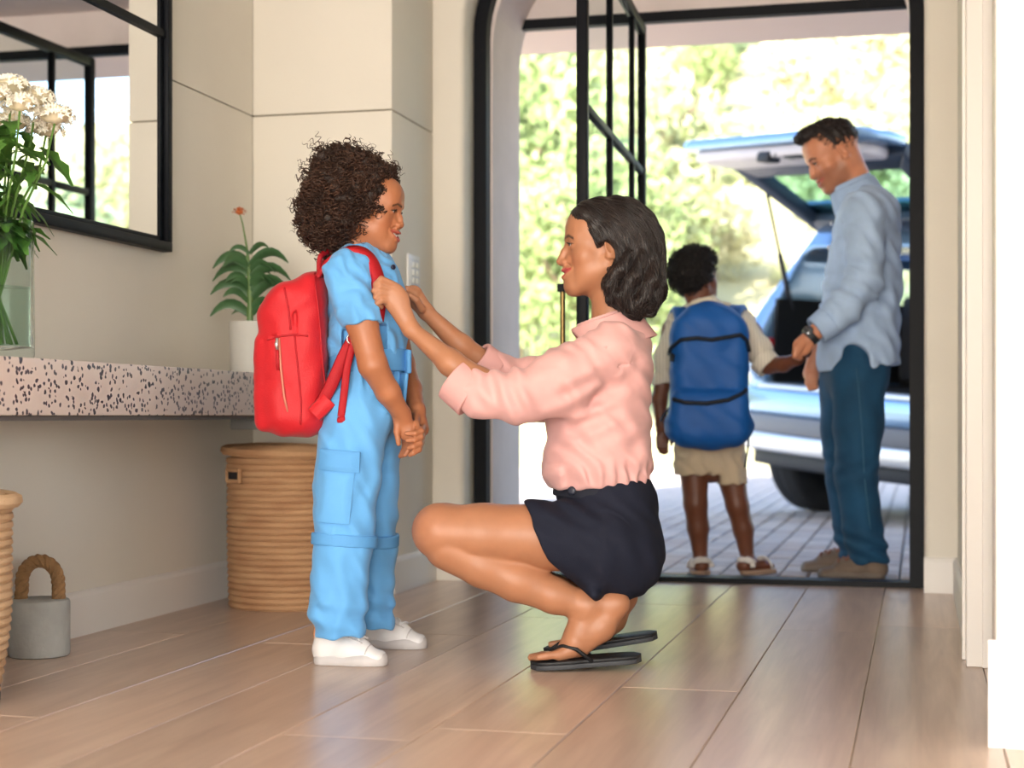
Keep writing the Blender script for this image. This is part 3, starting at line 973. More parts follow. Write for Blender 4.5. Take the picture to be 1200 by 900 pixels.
# foliage: leaf clumps, five crowns shared by the trees
LEAFM = [mat('foliage_%d' % i, c, .6, noise=.25, scale=1.5, coord='Object') for i, c in enumerate(((134, 152, 100), (164, 172, 130), (190, 186, 150), (128, 150, 124), (200, 184, 150)))]
def crown_mesh(seed, n, R, hgt, leaf, m, lumps):
    r = np.random.default_rng(seed)
    L = r.normal(size=(lumps, 3)); L /= np.linalg.norm(L, axis=1, keepdims=True)
    L *= (r.random((lumps, 1)) ** .5) * np.array([[R * .72, R * .72, hgt * .36]])
    L[:, 2] += hgt * .5
    k = r.integers(0, lumps, n)
    d = r.normal(size=(n, 3)); d /= np.linalg.norm(d, axis=1, keepdims=True)
    lr = R * (.26 + .2 * r.random(lumps))
    P = L[k] + d * lr[k][:, None] * (.75 + .3 * r.random((n, 1)))
    nn = d + r.normal(size=(n, 3)) * .7; nn /= np.linalg.norm(nn, axis=1, keepdims=True)
    t = np.cross(nn, r.normal(size=(n, 3))); t /= np.linalg.norm(t, axis=1, keepdims=True); b = np.cross(nn, t)
    s = leaf * (.6 + .8 * r.random((n, 1)))
    V = np.stack([P - t * s, P + b * s * .45, P + t * s, P - b * s * .45], axis=1).reshape(-1, 3)
    Q = np.arange(4 * n).reshape(n, 4)
    return raw_mesh('crown', V, Q, m, False)
BARK = mat('bark', (150, 132, 112), .9, noise=.3, scale=5, bump=.5)
def trunk_mesh(seed, hgt, R):
    r = random.Random(seed); mb = MB()
    mb.tube([(0, 0, -.4), (.03 * R, 0, hgt * .25), (-.05 * R, .04 * R, hgt * .55), (0, 0, hgt * .8)], [.07 * R, .055 * R, .04 * R, .015 * R], 8)
    for i in range(6):
        a = r.uniform(0, 6.28); z = hgt * r.uniform(.25, .55)
        mb.tube([(0, 0, z), (math.cos(a) * R * .35, math.sin(a) * R * .35, z + hgt * .16), (math.cos(a) * R * .62, math.sin(a) * R * .62, z + hgt * .3)], [.03 * R, .02 * R, .008 * R], 6)
    return mb
CR = [crown_mesh(20 + i, 4500 if i < 5 else 9000, 1.0, 1.9, .05 if i < 5 else .034, LEAFM[i % 5], 26) for i in range(6)]
TRK = []
for i in range(3):
    t_ = trunk_mesh(i, 1.9, 1.0); TRK.append(raw_mesh('trunk', np.array(t_.v), t_.f, BARK, True))
def tree(lat, dep, R, ci, label, group=None, zz=None, hs=1.0, rot=0.0, name='tree'):
    z = hill_z(lat, dep) if dep > 16 else -.035
    o_ = thing(name, label, 'tree' if name == 'tree' else 'shrub', cw(lat, dep, z - .05), rot, group)
    for nm, me in (('trunk', TRK[ci % 3]), ('crown', CR[ci])):
        c = bpy.data.objects.new(nm, me); link(c, o_); c.scale = (R, R, R * hs)
    return o_
rng = random.Random(5)
# near trees seen left of the open door leaf
tree(1.15, 24.0, 2.1, 5, 'bright green tree seen in the gap left of the open glass door', hs=1.25, rot=.4)
tree(.0, 28.0, 2.7, 0, 'leafy tree behind the left jamb of the doorway, partly hidden by it', hs=1.35, rot=1.3)
tree(2.6, 33, 2.6, 1, 'pale green tree seen through the glass panes of the open door', hs=1.3, rot=2.2)
LBL = {0: 'mid green leafy', 1: 'pale green leafy', 2: 'straw coloured dry', 3: 'dull grey green', 4: 'tan leafed dry'}
placed = []
for i in range(150):
    dep = rng.uniform(40, 98); u = rng.uniform(590, 1110)
    lat = (u - 600) / F_PX * dep
    if len(placed) > 52 or any(math.hypot(lat - a, dep - b) < 5.2 for a, b in placed): continue
    placed.append((lat, dep))
    placed_ci = rng.choice((0, 1, 2, 2, 3, 4, 1))
    tree(lat, dep, rng.uniform(1.5, 2.9) * (dep / 55) ** .5, placed_ci, LBL[placed_ci] + ' tree on the sunlit hillside behind the car', 'trees on the hillside', hs=rng.uniform(.8, 1.15), rot=rng.uniform(0, 6))
for u, dep, R_, ci, hs_ in ((765, 40, 1.7, 1, 1.0), (800, 46, 2.1, 3, 1.0), (838, 37, 1.3, 2, .9), (862, 48, 2.2, 1, 1.0), (905, 42, 1.6, 0, 1.0), (945, 50, 2.2, 2, 1.0)):
    lat = (u - 600) / F_PX * dep
    if any(math.hypot(lat - a, dep - b) < 3.4 for a, b in placed): continue
    placed.append((lat, dep))
    tree(lat, dep, R_, ci, LBL[ci] + ' tree low on the slope left of the raised tailgate', 'trees low on the slope', hs=hs_, rot=u)
rng2 = random.Random(21)
for i in range(90):
    dep = rng2.uniform(22, 60); lat = rng2.choice((rng2.uniform(8.0, 34), rng2.uniform(-26, -2.5)))
    if lat / dep < .30 and lat > 0 and dep > 36: continue
    if len(placed) > 78 or any(math.hypot(lat - a, dep - b) < 5.0 for a, b in placed): continue
    placed.append((lat, dep))
    tree(lat, dep, rng2.uniform(1.7, 2.8), rng2.choice((0, 1, 1, 3)), 'garden tree at the edge of the drive beyond the doorway view', 'trees beside the drive', hs=rng2.uniform(.9, 1.3), rot=rng2.uniform(0, 6))
shr = []
keep_off = [(1.15, 24.0), (.0, 28.0), (2.6, 33)]
for i in range(60):
    dep = rng.uniform(27, 40); u = rng.uniform(600, 1100)
    lat = (u - 600) / F_PX * dep
    if len(shr) > 24 or any(math.hypot(lat - a, dep - b) < 1.7 for a, b in shr) or any(math.hypot(lat - a, dep - b) < 3.8 for a, b in keep_off): continue
    shr.append((lat, dep))
    tree(lat, dep, rng.uniform(.5, .95), rng.choice((1, 2, 3, 4)), 'low pale shrub at the foot of the hillside', 'shrubs at the foot of the hill', hs=.75, rot=rng.uniform(0, 6), name='shrub')

# ---------------------------------------------------------------- car with its tailgate up
AL = math.radians(55)
car_c = (1.93, 9.56)
car = thing('car', 'silver grey car parked on the paving with its rear tailgate raised', 'car', cw(car_c[0], car_c[1], 0), YAW - AL)
# the car's forward axis is its local +y
ROLL = math.radians(4.5)
def roll(V):
    V = np.asarray(V, dtype=float).copy()
    x, z = V[:, 0].copy(), V[:, 2] - .45
    V[:, 0] = x * math.cos(ROLL) + z * math.sin(ROLL)
    V[:, 2] = -x * math.sin(ROLL) + z * math.cos(ROLL) + .45
    return V
PAINT = mat('car_paint', (130, 164, 198), .22, metal=.55, coat=.6)
DARKP = mat('car_dark_plastic', (38, 42, 50), .55)
GREYP = mat('car_grey_plastic', (112, 116, 124), .5)
SILV = mat('car_silver_strip', (196, 200, 206), .3, metal=.6)
WHT = mat('car_light_trim', (208, 204, 210), .5)
CGL = mat('car_glass', (150, 190, 190), 0.0, trans=1.0, ior=1.05, spec=.4)
RED = mat('car_red_lens', (196, 22, 24), .15, coat=.5)
BLK = mat('car_cavity', (14, 16, 20), .8)
fd = Field((-1.0, -.15, .2), (1.0, 4.7, 1.95), .024)
fd.rbox((0, 2.28, .72), (.92, 2.26, .42), .16, 0)
fd.rbox((0, 2.2, 1.28), (.88, 2.24, .49), .14, .05)
for s_ in (-1, 1): fd.cut((s_ * .90, 0, 1.05), (s_ * .95, 0, .26), .04)
fd.cut((0, -.02, 1.06), (0, -.66, .42), .04)
fd.cut((0, 3.2, 1.55), (0, .55, 1), .1)
fd.rbox((0, .80, 1.19), (.71, 1.6, .43), .08, .02, op='sub')
fd.rbox((0, 1.9, 1.36), (1.2, .95, .17), .06, .02, op='sub')
fd.rbox((0, .78, 1.36), (1.2, .11, .13), .06, .02, op='sub')
for yy in (.66, 3.4):
    for s_ in (-1, 1): fd.limb((s_ * .62, yy, .38), (s_ * 1.1, yy,   .38), .44, .44, .01, op='sub')
fd.cut((0, 0, .30), (0, 0, -1), .02)
V, Q = fd.mesh()
obj_from('body_shell', raw_mesh('body_shell', roll(V), Q, PAINT), car)
def cpart(name, mb, m, parent=None, bevel=.012, smooth=False):
    mb.v = [tuple(p) for p in roll(np.array(mb.v))]
    return mb.build(name, m, parent or car, bevel=bevel, smooth=smooth)
# bumper band, silver strip, sill, under tray
def bowed(z0, z1, w, y0, y1, n=14, curve=.10, cor=.35):
    """band across the rear, bowed in plan with its corners wrapped forward"""
    mb = MB(); xs = [-w + 2 * w * i / n for i in range(n + 1)]
    vs, fs = [], []
    for x in xs:
        t = abs(x) / w; yb = curve * t * t + cor * max(0, t - .82) ** 2 * 12
        for (yy, zz) in ((y0 + yb, z0), (y0 + yb, z1), (y1 + yb, z1), (y1 + yb, z0)): vs.append((x, yy, zz))
    for i in range(n):
        for k in range(4):
            fs.append((i*4+k, i*4+(k+1) % 4, (i+1)*4+(k+1) % 4, (i+1)*4+k))
    fs += [(0, 1, 2, 3), (n*4+3, n*4+2, n*4+1, n*4)]
    return mb.add(vs, fs)
cpart('bumper', bowed(.585, .745, .93, -.10, .12), PAINT, bevel=.02)
cpart('bumper_band', bowed(.475, .585, .925, -.12, .12), GREYP)
cpart('bumper_strip', bowed(.365, .475, .90, -.135, .10), SILV)
cpart('bumper_skirt', bowed(.27, .365, .86, -.06, .14), DARKP)
cpart('boot_sill', MB().box(-.70, .70, -.02, .10, .735, .775), SILV)
bl = MB().box(-.70, .70, .06, 2.3, .74, .765).box(-.705, -.68, .1, 2.3, .76, 1.3).box(.68, .705, .1, 2.3, .76, 1.3).box(-.70, .70, 1.25, 1.4, .76, 1.25)
cpart('boot_lining', bl, BLK, bevel=0)
for x0 in (-.62, .04):
    cpart('rear_seat_back', MB().box(x0, x0 + .58, 1.15, 1.27, .80, 1.36), mat('seat_cloth', (44, 48, 56), .9), bevel=.04)
    cpart('head_rest', MB().box(x0 + .17, x0 + .41, 1.17, 1.25, 1.40, 1.54), mat('seat_cloth', (44, 48, 56), .9), bevel=.03)
bo = cpart('boot_lamp', MB().box(-.66, -.64, .75, .85, 1.12, 1.16), mat('boot_lamp_glow', (255, 190, 110), .4, emit=6.0), bevel=.004)
for s_ in (-1, 1):
    tl = cpart('tail_light', MB().box(min(s_*.70, s_*.90), max(s_*.70, s_*.90), .02, .20, 1.0 + .05 * (s_ - 1), 1.16 + .05 * (s_ - 1)), RED, bevel=.03)
    cpart('reverse_lens', MB().box(min(s_*.72, s_*.89), max(s_*.72, s_*.89), .012, .17, .92 + .05 * (s_ - 1), .995 + .05 * (s_ - 1)), mat('clear_lens', (214, 210, 210), .15), tl, bevel=.02)
    cpart('roof_rail', MB().tube([(s_*.66, .65, 1.76), (s_*.67, .8, 1.80), (s_*.69, 2.4, 1.82), (s_*.67, 2.9, 1.78)], .02, 8), DARKP, bevel=0, smooth=True)
# wheels
def wheel(x, y, s_):
    w = thing_child = bpy.data.objects.new('wheel', None); link(w, car); w.location = (x, y, .376); w.scale = (1.07, 1.07, 1.07)
    def lath(name, prof, m, n=40):
        mb = MB().lathe(prof, n)
        mb.v = [(vz * s_, vx, vy) for vx, vy, vz in mb.v]   # axle along x
        return mb.build(name, m, w, smooth=True)
    lath('tyre', [(.235, -.115), (.30, -.122), (.335, -.105), (.35, -.085), (.352, -.04), (.347, -.036), (.352, -.032), (.352, .032), (.347, .036), (.352, .04), (.35, .085), (.335, .105), (.30, .122), (.235, .115), (.235, -.115)], mat('tyre_rubber', (30, 31, 34), .8))
    lath('rim', [(.236, -.10), (.228, -.10), (.215, .0), (.21, .06), (.228, .105), (.237, .105)], SILV)
    for i in range(7):
        a = 2 * math.pi * i / 7
        MB().bar((s_ * .075, .03 * math.cos(a), .03 * math.sin(a)), (s_ * .06, .225 * math.cos(a), .225 * math.sin(a)), .05, .025, (1, 0, 0)).build('spoke', SILV, w, bevel=.005)
    lath('hub', [(.0, -.06), (.12, -.06), (.12, .02), (.06, .04), (.06, .09), (.0, .095)], GREYP, 24)
for x, y, s_ in ((-.80, .66, -1), (.80, .66, 1), (-.80, 3.4, -1), (.80, 3.4, 1)): wheel(x, y, s_)
# tailgate (raised)
HY, HZ = .36, 1.76
def gdir(deg): return np.array([0, math.cos(math.radians(deg)), math.sin(math.radians(deg))])
D1, D2 = gdir(153), gdir(178)
N1, N2 = gdir(63), gdir(88)
VB = .80
def G(u, v, w):
    if v <= VB: p = np.array([0, HY, HZ]) + D1 * v + N1 * w
    else: p = np.array([0, HY, HZ]) + D1 * VB + N1 * w * .3 + D2 * (v - VB) + N2 * w * .7
    p[0] = u
    return p
tg = bpy.data.objects.new('tailgate', None); link(tg, car); tg.location = (0, HY, HZ)
def gpart(name, polys, m, w0, w1, bevel=.012, parent=None):
    mb = MB()
    for poly in polys:
        n = len(poly)
        vs = [G(u, v, w0) for u, v in poly] + [G(u, v, w1) for u, v in poly]
        mb.add(vs, [tuple(range(n)), tuple(range(2*n-1, n-1, -1))] + [(i, n+i, n+(i+1) % n, (i+1) % n) for i in range(n)])
    mb.v = [tuple(p - np.array([0, HY, HZ])) for p in roll(np.array(mb.v))]
    return mb.build(name, m, parent or tg, bevel=bevel)
ring = [[(-.60, 0), (.60, 0), (.54, 0.14), (-.54, 0.14)], [(-.60, 0), (-.52, 0.12), (-.56, 0.66), (-.69, 0.8)], [(.60, 0), (.69, 0.8), (.56, 0.66), (.52, 0.12)], [(-.69, 0.8), (-.56, 0.65), (.56, 0.65), (.69, 0.8)]]
gpart('window_frame', ring, mat('gate_dark_trim', (52, 64, 82), .4), -.05, .035)
gpart('rear_window', [[(-.55, 0.1), (.55, 0.1), (.57, 0.68), (-.57, 0.68)]], CGL, .005, .012, bevel=0)
gpart('outer_panel', [[(-.70, 0.8001), (.70, 0.8001), (.73, 0.98), (.70, 1.18), (.60, 1.21), (-.60, 1.21), (-.70, 1.18), (-.73, 0.98)]], PAINT, -.005, .06, .02)
it = gpart('inner_trim', [[(-.60, 0.82), (.60, 0.82), (.64, 0.98), (.58, 1.17), (-.58, 1.17), (-.64, 0.98)]], WHT, -.075, -.006, .02)
gpart('latch', [[(-.05, 1.08), (.05, 1.08), (.05, 1.18), (-.05, 1.18)]], DARKP, -.10, -.04, .012)
gpart('handle_pocket', [[(.14, 1.09), (.28, 1.09), (.28, 1.16), (.14, 1.16)]], DARKP, -.085, -.05, .01)
gpart('trim_seam', [[(.085, 0.88), (.09, 0.88), (.09, 1.172), (.085, 1.172)]], GREYP, -.0765, -.05, 0)
gpart('spoiler', [[(-.62, -0.08), (.62, -0.08), (.60, 0.2), (-.60, 0.2)]], PAINT, .036, .075, .015)
gpart('wiper_arm', [[(-.02, 0.45), (.02, 0.45), (.30, 0.72), (.27, 0.74), (-.02, 0.52)]], DARKP, .036, .05, .004)
gpart('top_lamp', [[(-.08, 0.9), (.08, 0.9), (.08, 0.95), (-.08, 0.95)]], mat('blue_handle', (40, 110, 170), .3), .061, .09, .008)
for s_ in (-1, 1):
    a = G(s_ * .64, .50, -.02)
    cpart('gas_strut', MB().tube([a, a * .45 + np.array([s_ * .70, .26, 1.18]) * .55], .011, 8).tube([a * .5 + np.array([s_ * .70, .26, 1.18]) * .5, (s_ * .70, .26, 1.18)], .017, 8), DARKP, bevel=0, smooth=True)
# ================================================================ people: shared builders
def unit(v):
    v = np.asarray(v, dtype=float); return v / np.linalg.norm(v)

def lin(c): return np.array(srgb(*c)[:3])

def skin_mat(name):
    return mat(name, (200, 150, 120), .45, noise=.05, scale=25, bump=.03, bscale=350, sss=.08, attr='Col')

class Person:
    def __init__(s, label, D0, u0, hair_col):
        s.D0 = D0; s.lat0 = (u0 - 600) / F_PX * D0
        s.root = thing('person', label, 'person', cw(s.lat0, D0, 0), YAW)
        s.body = []
    def S(s, x, y, dd=0.0):
        p = px(x, y, s.D0 + dd)
        return np.array([p[0] - s.lat0, dd, p[2]])
    def part(s, name, V, Q, m, parent=None, C=None, **kw):
        return obj_from(name, raw_mesh(name, V, Q, m, True, C), parent or s.root, **kw)
    def field(s, pts, h, pad=.08):
        P = np.array(pts); return Field(P.min(0) - pad, P.max(0) + pad, h)

def head_axes(fw, up_hint=(0, 0, 1)):
    fw = unit(fw); up = np.asarray(up_hint, dtype=float); up = unit(up - fw * (up @ fw)); rt = np.cross(fw, up)
    return np.stack([rt, fw, up], axis=1)     # columns: person's right, forward, up

def make_head(P, origin, R, sc, skin, lip, browc, neck_to, neck_r=.052, smile=.5, open_m=.5, child=False, stubble=None, nose=1.0, gaze=(0, 1, 0), h=.0021, iris=(60, 38, 24)):
    """origin: point between the ears at eye height, in the person's frame; canonical: x right, y forward, z up"""
    R = np.asarray(R)
    toc = lambda p: (R.T @ (np.asarray(p) - origin)) / sc
    nk = toc(neck_to)
    lo = np.minimum(np.array([-.10, -.125, -.17]), nk - .07); hi = np.maximum(np.array([.10, .135, .135]), nk + .07)
    f = Field(lo, hi, h / sc if sc < 1 else h)
    fb = .010 if child else 0.0
    f.ell((0, -.010, .026), (.074, .094, .081), 0)
    f.ell((0, .034, -.034), (.056, .052, .078), .03)
    f.ell((0, .042 + fb, .036), (.060, .044, .052), .03)
    for s_ in (-1, 1):
        f.limb((s_*.050, -.002, -.055), (s_*.018, .072, -.098), .020, .017, .035)
        f.ell((s_*.041, .052, -.025), (.021, .018, .018), .025)                       # cheekbone
        f.ell((s_*.036, .044, -.055), (.020, .022, .022) if child else (.016, .018, .022), .03)
        f.limb((s_*.044, .066 + fb*.5, .014), (s_*.012, .084 + fb*.5, .016), .009, .008, .016)   # brow
    f.ell((0, .078, -.099), (.018, .014, .014), .02)
    # eye sockets
    for s_ in (-1, 1):
        f.ell((s_*.032, .096, -.002), (.016, .016, .0105), .014, op='sub')
    # nose
    nl = .92 if child else 1.0
    f.chain([((0, .084, .006), .0065), ((0, .092 + .003*nose, -.016), .0075), ((0, (.104 if not child else .100) + .003*(nose-1), -.037*nl), .0105)], .010, .008)
    for s_ in (-1, 1):
        f.ell((s_*.012, .082, -.036*nl), (.013, .011, .014), .010)
        f.ell((s_*.0115, .094, -.041*nl), (.0075, .010, .0072), .006)
        f.ell((s_*.0058, .098, -.0485*nl), (.0035, .006, .004), .003, op='sub')
    # muzzle, lips, smile
    f.ell((0, .082, -.066), (.026, .016, .020), .018)
    up_, bk = .010 * smile, .005 * smile
    mz = -.0665
    oz = .0025 * open_m; lz = .0050 + .0058 * open_m
    mwid = .029 + .005 * smile
    for s_ in (-1, 1):   # cheeks lifted by the smile
        f.ell((s_*.042, .050, -.034 + .004*smile), (.019, .019, .016), .016)
    def sy(x_, z_):      # where the face surface lies at (x, z)
        yy_ = np.arange(.12, .02, -.0007); vv = f.sample(np.stack([np.full_like(yy_, x_), yy_, np.full_like(yy_, z_)], axis=1))
        return float(yy_[np.argmax(vv < 0)])
    cy = sy(mwid, mz + up_); m1 = sy(.020, mz + up_*.5); m2 = sy(.010, mz)
    zo = mz - .0005 - .002 * open_m
    zq = lambda t: zo + (mz + up_ - zo) * (t / mwid) ** 1.6
    lipU, lipL, slit = [], [], []
    for t in (-1, -.66, -.33, 0, .33, .66, 1):
        x_ = mwid * t; ta = abs(x_); ysf = sy(ta, zq(ta)) if ta > .006 else .0935
        hgt = (1 - abs(t) ** 2.2)
        lipU.append(((x_, ysf - .0015 + .001 * hgt, zq(ta) + (.0048 + oz) * hgt + .0012), .0028 + .0022 * hgt))
        lipL.append(((x_, ysf - .0025 + .001 * hgt, zq(ta) - (lz - .001) * hgt - .0012), .0028 + .0028 * hgt))
        slit.append(((x_, ysf + .0035, zq(ta)), .0021 + (.0010 + .0034 * open_m) * hgt))
    f.chain(lipU, .005); f.chain(lipL, .005)
    if open_m > .1:
        f.chain(slit, .0015, op='sub')
        f.chain([((q[0] * .85, q[1] - .011, q[2]), r * 1.05) for q, r in slit[1:-1]], .0015, op='sub')
    else:
        f.chain([(q, .0016) for q, r in slit], .0015, op='sub')
    for s_ in (-1, 1):   # smile fold
        f.limb((s_*.020, .089, -.046), (s_*.034, .070 - bk, -.066), .0022, .002, .006, op='sub')
    # lids and eye opening
    for s_ in (-1, 1):
        f.ell((s_*.0315, .0735, -.001), (.0150, .0142, .0128), .004)
        f.ell((s_*.0315, .0885, -.0015), (.0132, .011, .0044 if smile < .9 else .0038), .0015, op='sub')
    # ears
    for s_ in (-1, 1):
        Re = rot3('X', -14) @ rot3('Z', s_ * -18)
        f.ell((s_*.073, -.010, -.012), (.0065, .0165, .029), .006, Re)
        f.ell((s_*.0785, -.006, -.010), (.0045, .0095, .017), .003, Re, op='sub')
        f.ell((s_*.0735, -.004, -.032), (.0055, .008, .009), .006)
    # neck
    f.limb((0, -.022, -.055), nk, neck_r, neck_r * 1.08, .03)
    V, Q = f.mesh()
    C = np.tile(lin(skin), (len(V), 1))
    x, y, z = V[:, 0], V[:, 1], V[:, 2]
    ax = np.abs(x)
    def mixc(w, c):
        w = np.clip(w, 0, 1)[:, None]
        C[:] = C * (1 - w) + lin(c) * w
    # cheeks and ears a little redder
    red = np.exp(-(((ax - .042)/.02)**2 + ((z + .04)/.02)**2)) * (y > .03) * .18
    mixc(red, (min(255, skin[0] + 18), int(skin[1] * .80), int(skin[2] * .72)))
    # lips
    zc = zq(np.clip(ax, 0, mwid))
    front = y > cy - .008
    hl = (.0030 + (.0070 + .0062*open_m) * np.clip(1 - (ax / (mwid + .001)) ** 2.2, 0, 1))
    wl = np.clip((hl - np.abs(z - zc + .0006)) / .002, 0, 1) * front * np.clip((mwid + .003 - ax) / .002, 0, 1)
    mixc(wl, lip)
    if open_m > .1:
        hin = .0020 + (.0010 + .0032*open_m) * np.clip(1 - (ax / mwid) ** 2.2, 0, 1)
        ysurf = np.interp(ax, [0, .010, .020, mwid], [.0935, m2, m1, cy])
        mixc((np.abs(z - zc) < hin) * (y < ysurf - .0025) * (y > .04) * (ax < mwid) * 1.0, (62, 26, 26))
    # brows
    bz = .0155 + .004 * np.clip((ax - .014) / .02, 0, 1) - .008 * np.clip((ax - .036) / .016, 0, 1)
    wb_ = np.clip((.0042 - np.abs(z - bz)) / .0018, 0, 1) * (ax > .012) * (ax < .052) * (y > .045)
    mixc(wb_ * .85, browc)
    # lash line
    for s_ in (-1, 1):
        e = np.sqrt(((x - s_*.0315) / .0142) ** 2 + ((z + .0015) / (.0050)) ** 2)
        mixc(np.clip(1 - np.abs(e - 1.0) / .32, 0, 1) * (y > .066) * (z > -.002) * .9, (24, 16, 14))
    if stubble is not None:
        w = ((z < -.030) & (z > -.128)) * np.clip((y + .005) / .02, 0, 1) * np.clip((-.020 - z) / .03, 0, 1) * (1 - wl)
        w = w * np.clip(1 - (z < -.108) * 1.0 * (y < .04), 0, 1)
        mixc(w * .42, stubble)
    V2 = V @ (R * sc).T + origin
    P.body.append((V2, Q, C))
    # eyes, lashes, teeth
    for s_ in (-1, 1):
        lp = []
        for k in range(9):
            t = k / 8; x_ = .0185 + .0275 * t
            yb = .0735 + math.sqrt(max(0, .0142**2 - (x_ - .0315)**2 * .9)) + .0006
            lp.append(np.array([s_ * x_, yb + .0012 + .002 * t, -.0005 + .0052 * math.sin(math.pi * (t * .86 + .10)) - .002 * t]))
        mbl = MB().tube([tuple(R @ (p * sc) + origin) for p in lp], [.0007 * sc] + [.0016 * sc] * 7 + [.0009 * sc], 5)
        P.part('eyelashes', np.array(mbl.v), mbl.f, mat('lash_dark', (18, 12, 12), .6))
    for s_ in (-1, 1):
        n, m_ = 14, 20
        vs, cs_, fs = [], [], []
        g = unit(gaze)
        for i in range(n + 1):
            th = math.pi * i / n
            for j in range(m_):
                ph = 2 * math.pi * j / m_
                d = np.array([math.sin(th) * math.cos(ph), math.cos(th), math.sin(th) * math.sin(ph)])
                vs.append(d * .0125); a = math.degrees(math.acos(max(-1, min(1, d @ g))))
                cs_.append(lin((16, 12, 10)) if a < 14 else (lin(iris) if a < 30 else lin((226, 220, 212))))
        for i in range(n):
            for j in range(m_):
                fs.append((i*m_+j, i*m_+(j+1) % m_, (i+1)*m_+(j+1) % m_, (i+1)*m_+j))
        v = (np.array(vs) + np.array([s_*.0315, .0735, -.0012])) @ (R * sc).T + origin
        P.part('eye', v, np.array(fs), mat('eye_wet', (255, 255, 255), .12, attr='Col'), C=np.array(cs_))
    if open_m > .1:
        tm = MB()
        for i in range(10):
            a0 = -.020 + .040 * i / 10; a1 = a0 + .0039
            yy = lambda t: float(np.interp(abs(t), [0, .010, .020, mwid], [.0935, m2, m1, cy])) - .0045
            zz = lambda t: float(zq(abs(t)))
            am = (a0 + a1) / 2
            za, zb = zz(am) - .0012 - .0010*open_m, zz(am) + .0075
            tm.add([(a0, yy(a0), za), (a1, yy(a1), za), (a1, yy(a1), zb), (a0, yy(a0), zb), (a0, yy(a0)-.006, za), (a1, yy(a1)-.006, za), (a1, yy(a1)-.006, zb), (a0, yy(a0)-.006, zb)],
                   [(0,1,2,3),(7,6,5,4),(0,4,5,1),(1,5,6,2),(2,6,7,3),(3,7,4,0)])
        tv = np.array(tm.v) @ (R * sc).T + origin
        P.part('teeth', tv, np.array(tm.f), mat('teeth', (238, 232, 222), .25))
    return lambda p: R @ (np.asarray(p) * sc) + origin

def strand_mesh(f, starts, flow, nseg, step, off, r0, wave=0.0, wfreq=40.0, seed=1, sides=3, lift=0.0, jit=.15):
    """locks that run over the surface of field f following flow(P)->direction"""
    g = np.random.default_rng(seed)
    n = len(starts); Pn = np.array(starts, dtype=float)
    offs = off * (.4 + .8 * g.random(n))
    path = [Pn.copy()]
    jitv = g.normal(size=(n, 3)) * jit
    for k in range(nseg):
        N = f.grad(Pn); d = flow(Pn) + jitv
        d = d - N * np.sum(d * N, axis=1, keepdims=True)
        d /= np.linalg.norm(d, axis=1, keepdims=True) + 1e-9
        Pn = Pn + d * step
        N = f.grad(Pn); e = f.sample(Pn)
        Pn = Pn - N * np.clip(e - offs - lift * (k / nseg) ** 2, -.012, .012)[:, None]
        path.append(Pn.copy())
    path = np.stack(path, axis=1)                                   # n, seg+1, 3
    if wave:
        ph = g.random(n) * 6.28; t = np.arange(nseg + 1) * step
        T = np.gradient(path, axis=1); T /= np.linalg.norm(T, axis=2, keepdims=True) + 1e-9
        B = np.cross(T, np.array([0.3, 1, .2])); B /= np.linalg.norm(B, axis=2, keepdims=True) + 1e-9
        path = path + B * (wave * np.sin(wfreq * t[None, :] + ph[:, None]) * np.clip(np.arange(nseg + 1) / 6, 0, 1))[:, :, None]
    return tubes_np(path, r0 * (.6 + .8 * g.random(n)), sides)

def tubes_np(path, r, sides=3, taper=True):
    n, m, _ = path.shape
    T = np.gradient(path, axis=1); T /= np.linalg.norm(T, axis=2, keepdims=True) + 1e-9
    ref = np.where(np.abs(T[:, :, 2:3]) < .9, np.array([0, 0, 1.0]), np.array([1.0, 0, 0]))
    U = np.cross(T, ref); U /= np.linalg.norm(U, axis=2, keepdims=True) + 1e-9
    W_ = np.cross(T, U)
    tt = np.linspace(0, 1, m)
    pr = (np.clip(np.minimum(tt * 8, (1 - tt) * 5), .12, 1) if taper else np.ones(m))[None, :, None]
    rr = np.asarray(r).reshape(-1, 1, 1) * pr
    V = np.stack([path + (U * math.cos(2*math.pi*k/sides) + W_ * math.sin(2*math.pi*k/sides)) * rr for k in range(sides)], axis=2)   # n,m,s,3
    idx = np.arange(n * m * sides).reshape(n, m, sides)
    a = idx[:, :-1, :]; b = np.roll(idx, -1, axis=2)[:, :-1, :]; c = np.roll(idx, -1, axis=2)[:, 1:, :]; d = idx[:, 1:, :]
    Q = np.stack([a, b, c, d], axis=-1).reshape(-1, 4)
    return V.reshape(-1, 3), Q

def curls(f, starts, R, turns, length, r0, seed=1, sides=4, down=.55, segs=9, out=.004):
    """corkscrew curls rooted on the surface of field f"""
    g = np.random.default_rng(seed); n = len(starts)
    N = f.grad(starts)
    ax = N * .35 + np.array([0, 0, -1.0]) * down + g.normal(size=(n, 3)) * .45
    ax /= np.linalg.norm(ax, axis=1, keepdims=True)
    u = np.cross(ax, g.normal(size=(n, 3))); u /= np.linalg.norm(u, axis=1, keepdims=True); w = np.cross(ax, u)
    m = int(segs * turns) + 1; t = np.linspace(0, 1, m)
    L = length * (.6 + .8 * g.random((n, 1, 1))); RR = R * (.6 + .8 * g.random((n, 1, 1)))
    an = (2 * math.pi * turns * t)[None, :, None] + g.random((n, 1, 1)) * 6.28
    path = (starts + N * out)[:, None, :] + ax[:, None, :] * (t[None, :, None] * L) + (u[:, None, :] * np.cos(an) + w[:, None, :] * np.sin(an)) * RR
    return tubes_np(path, r0 * (.7 + .6 * g.random(n)), sides)

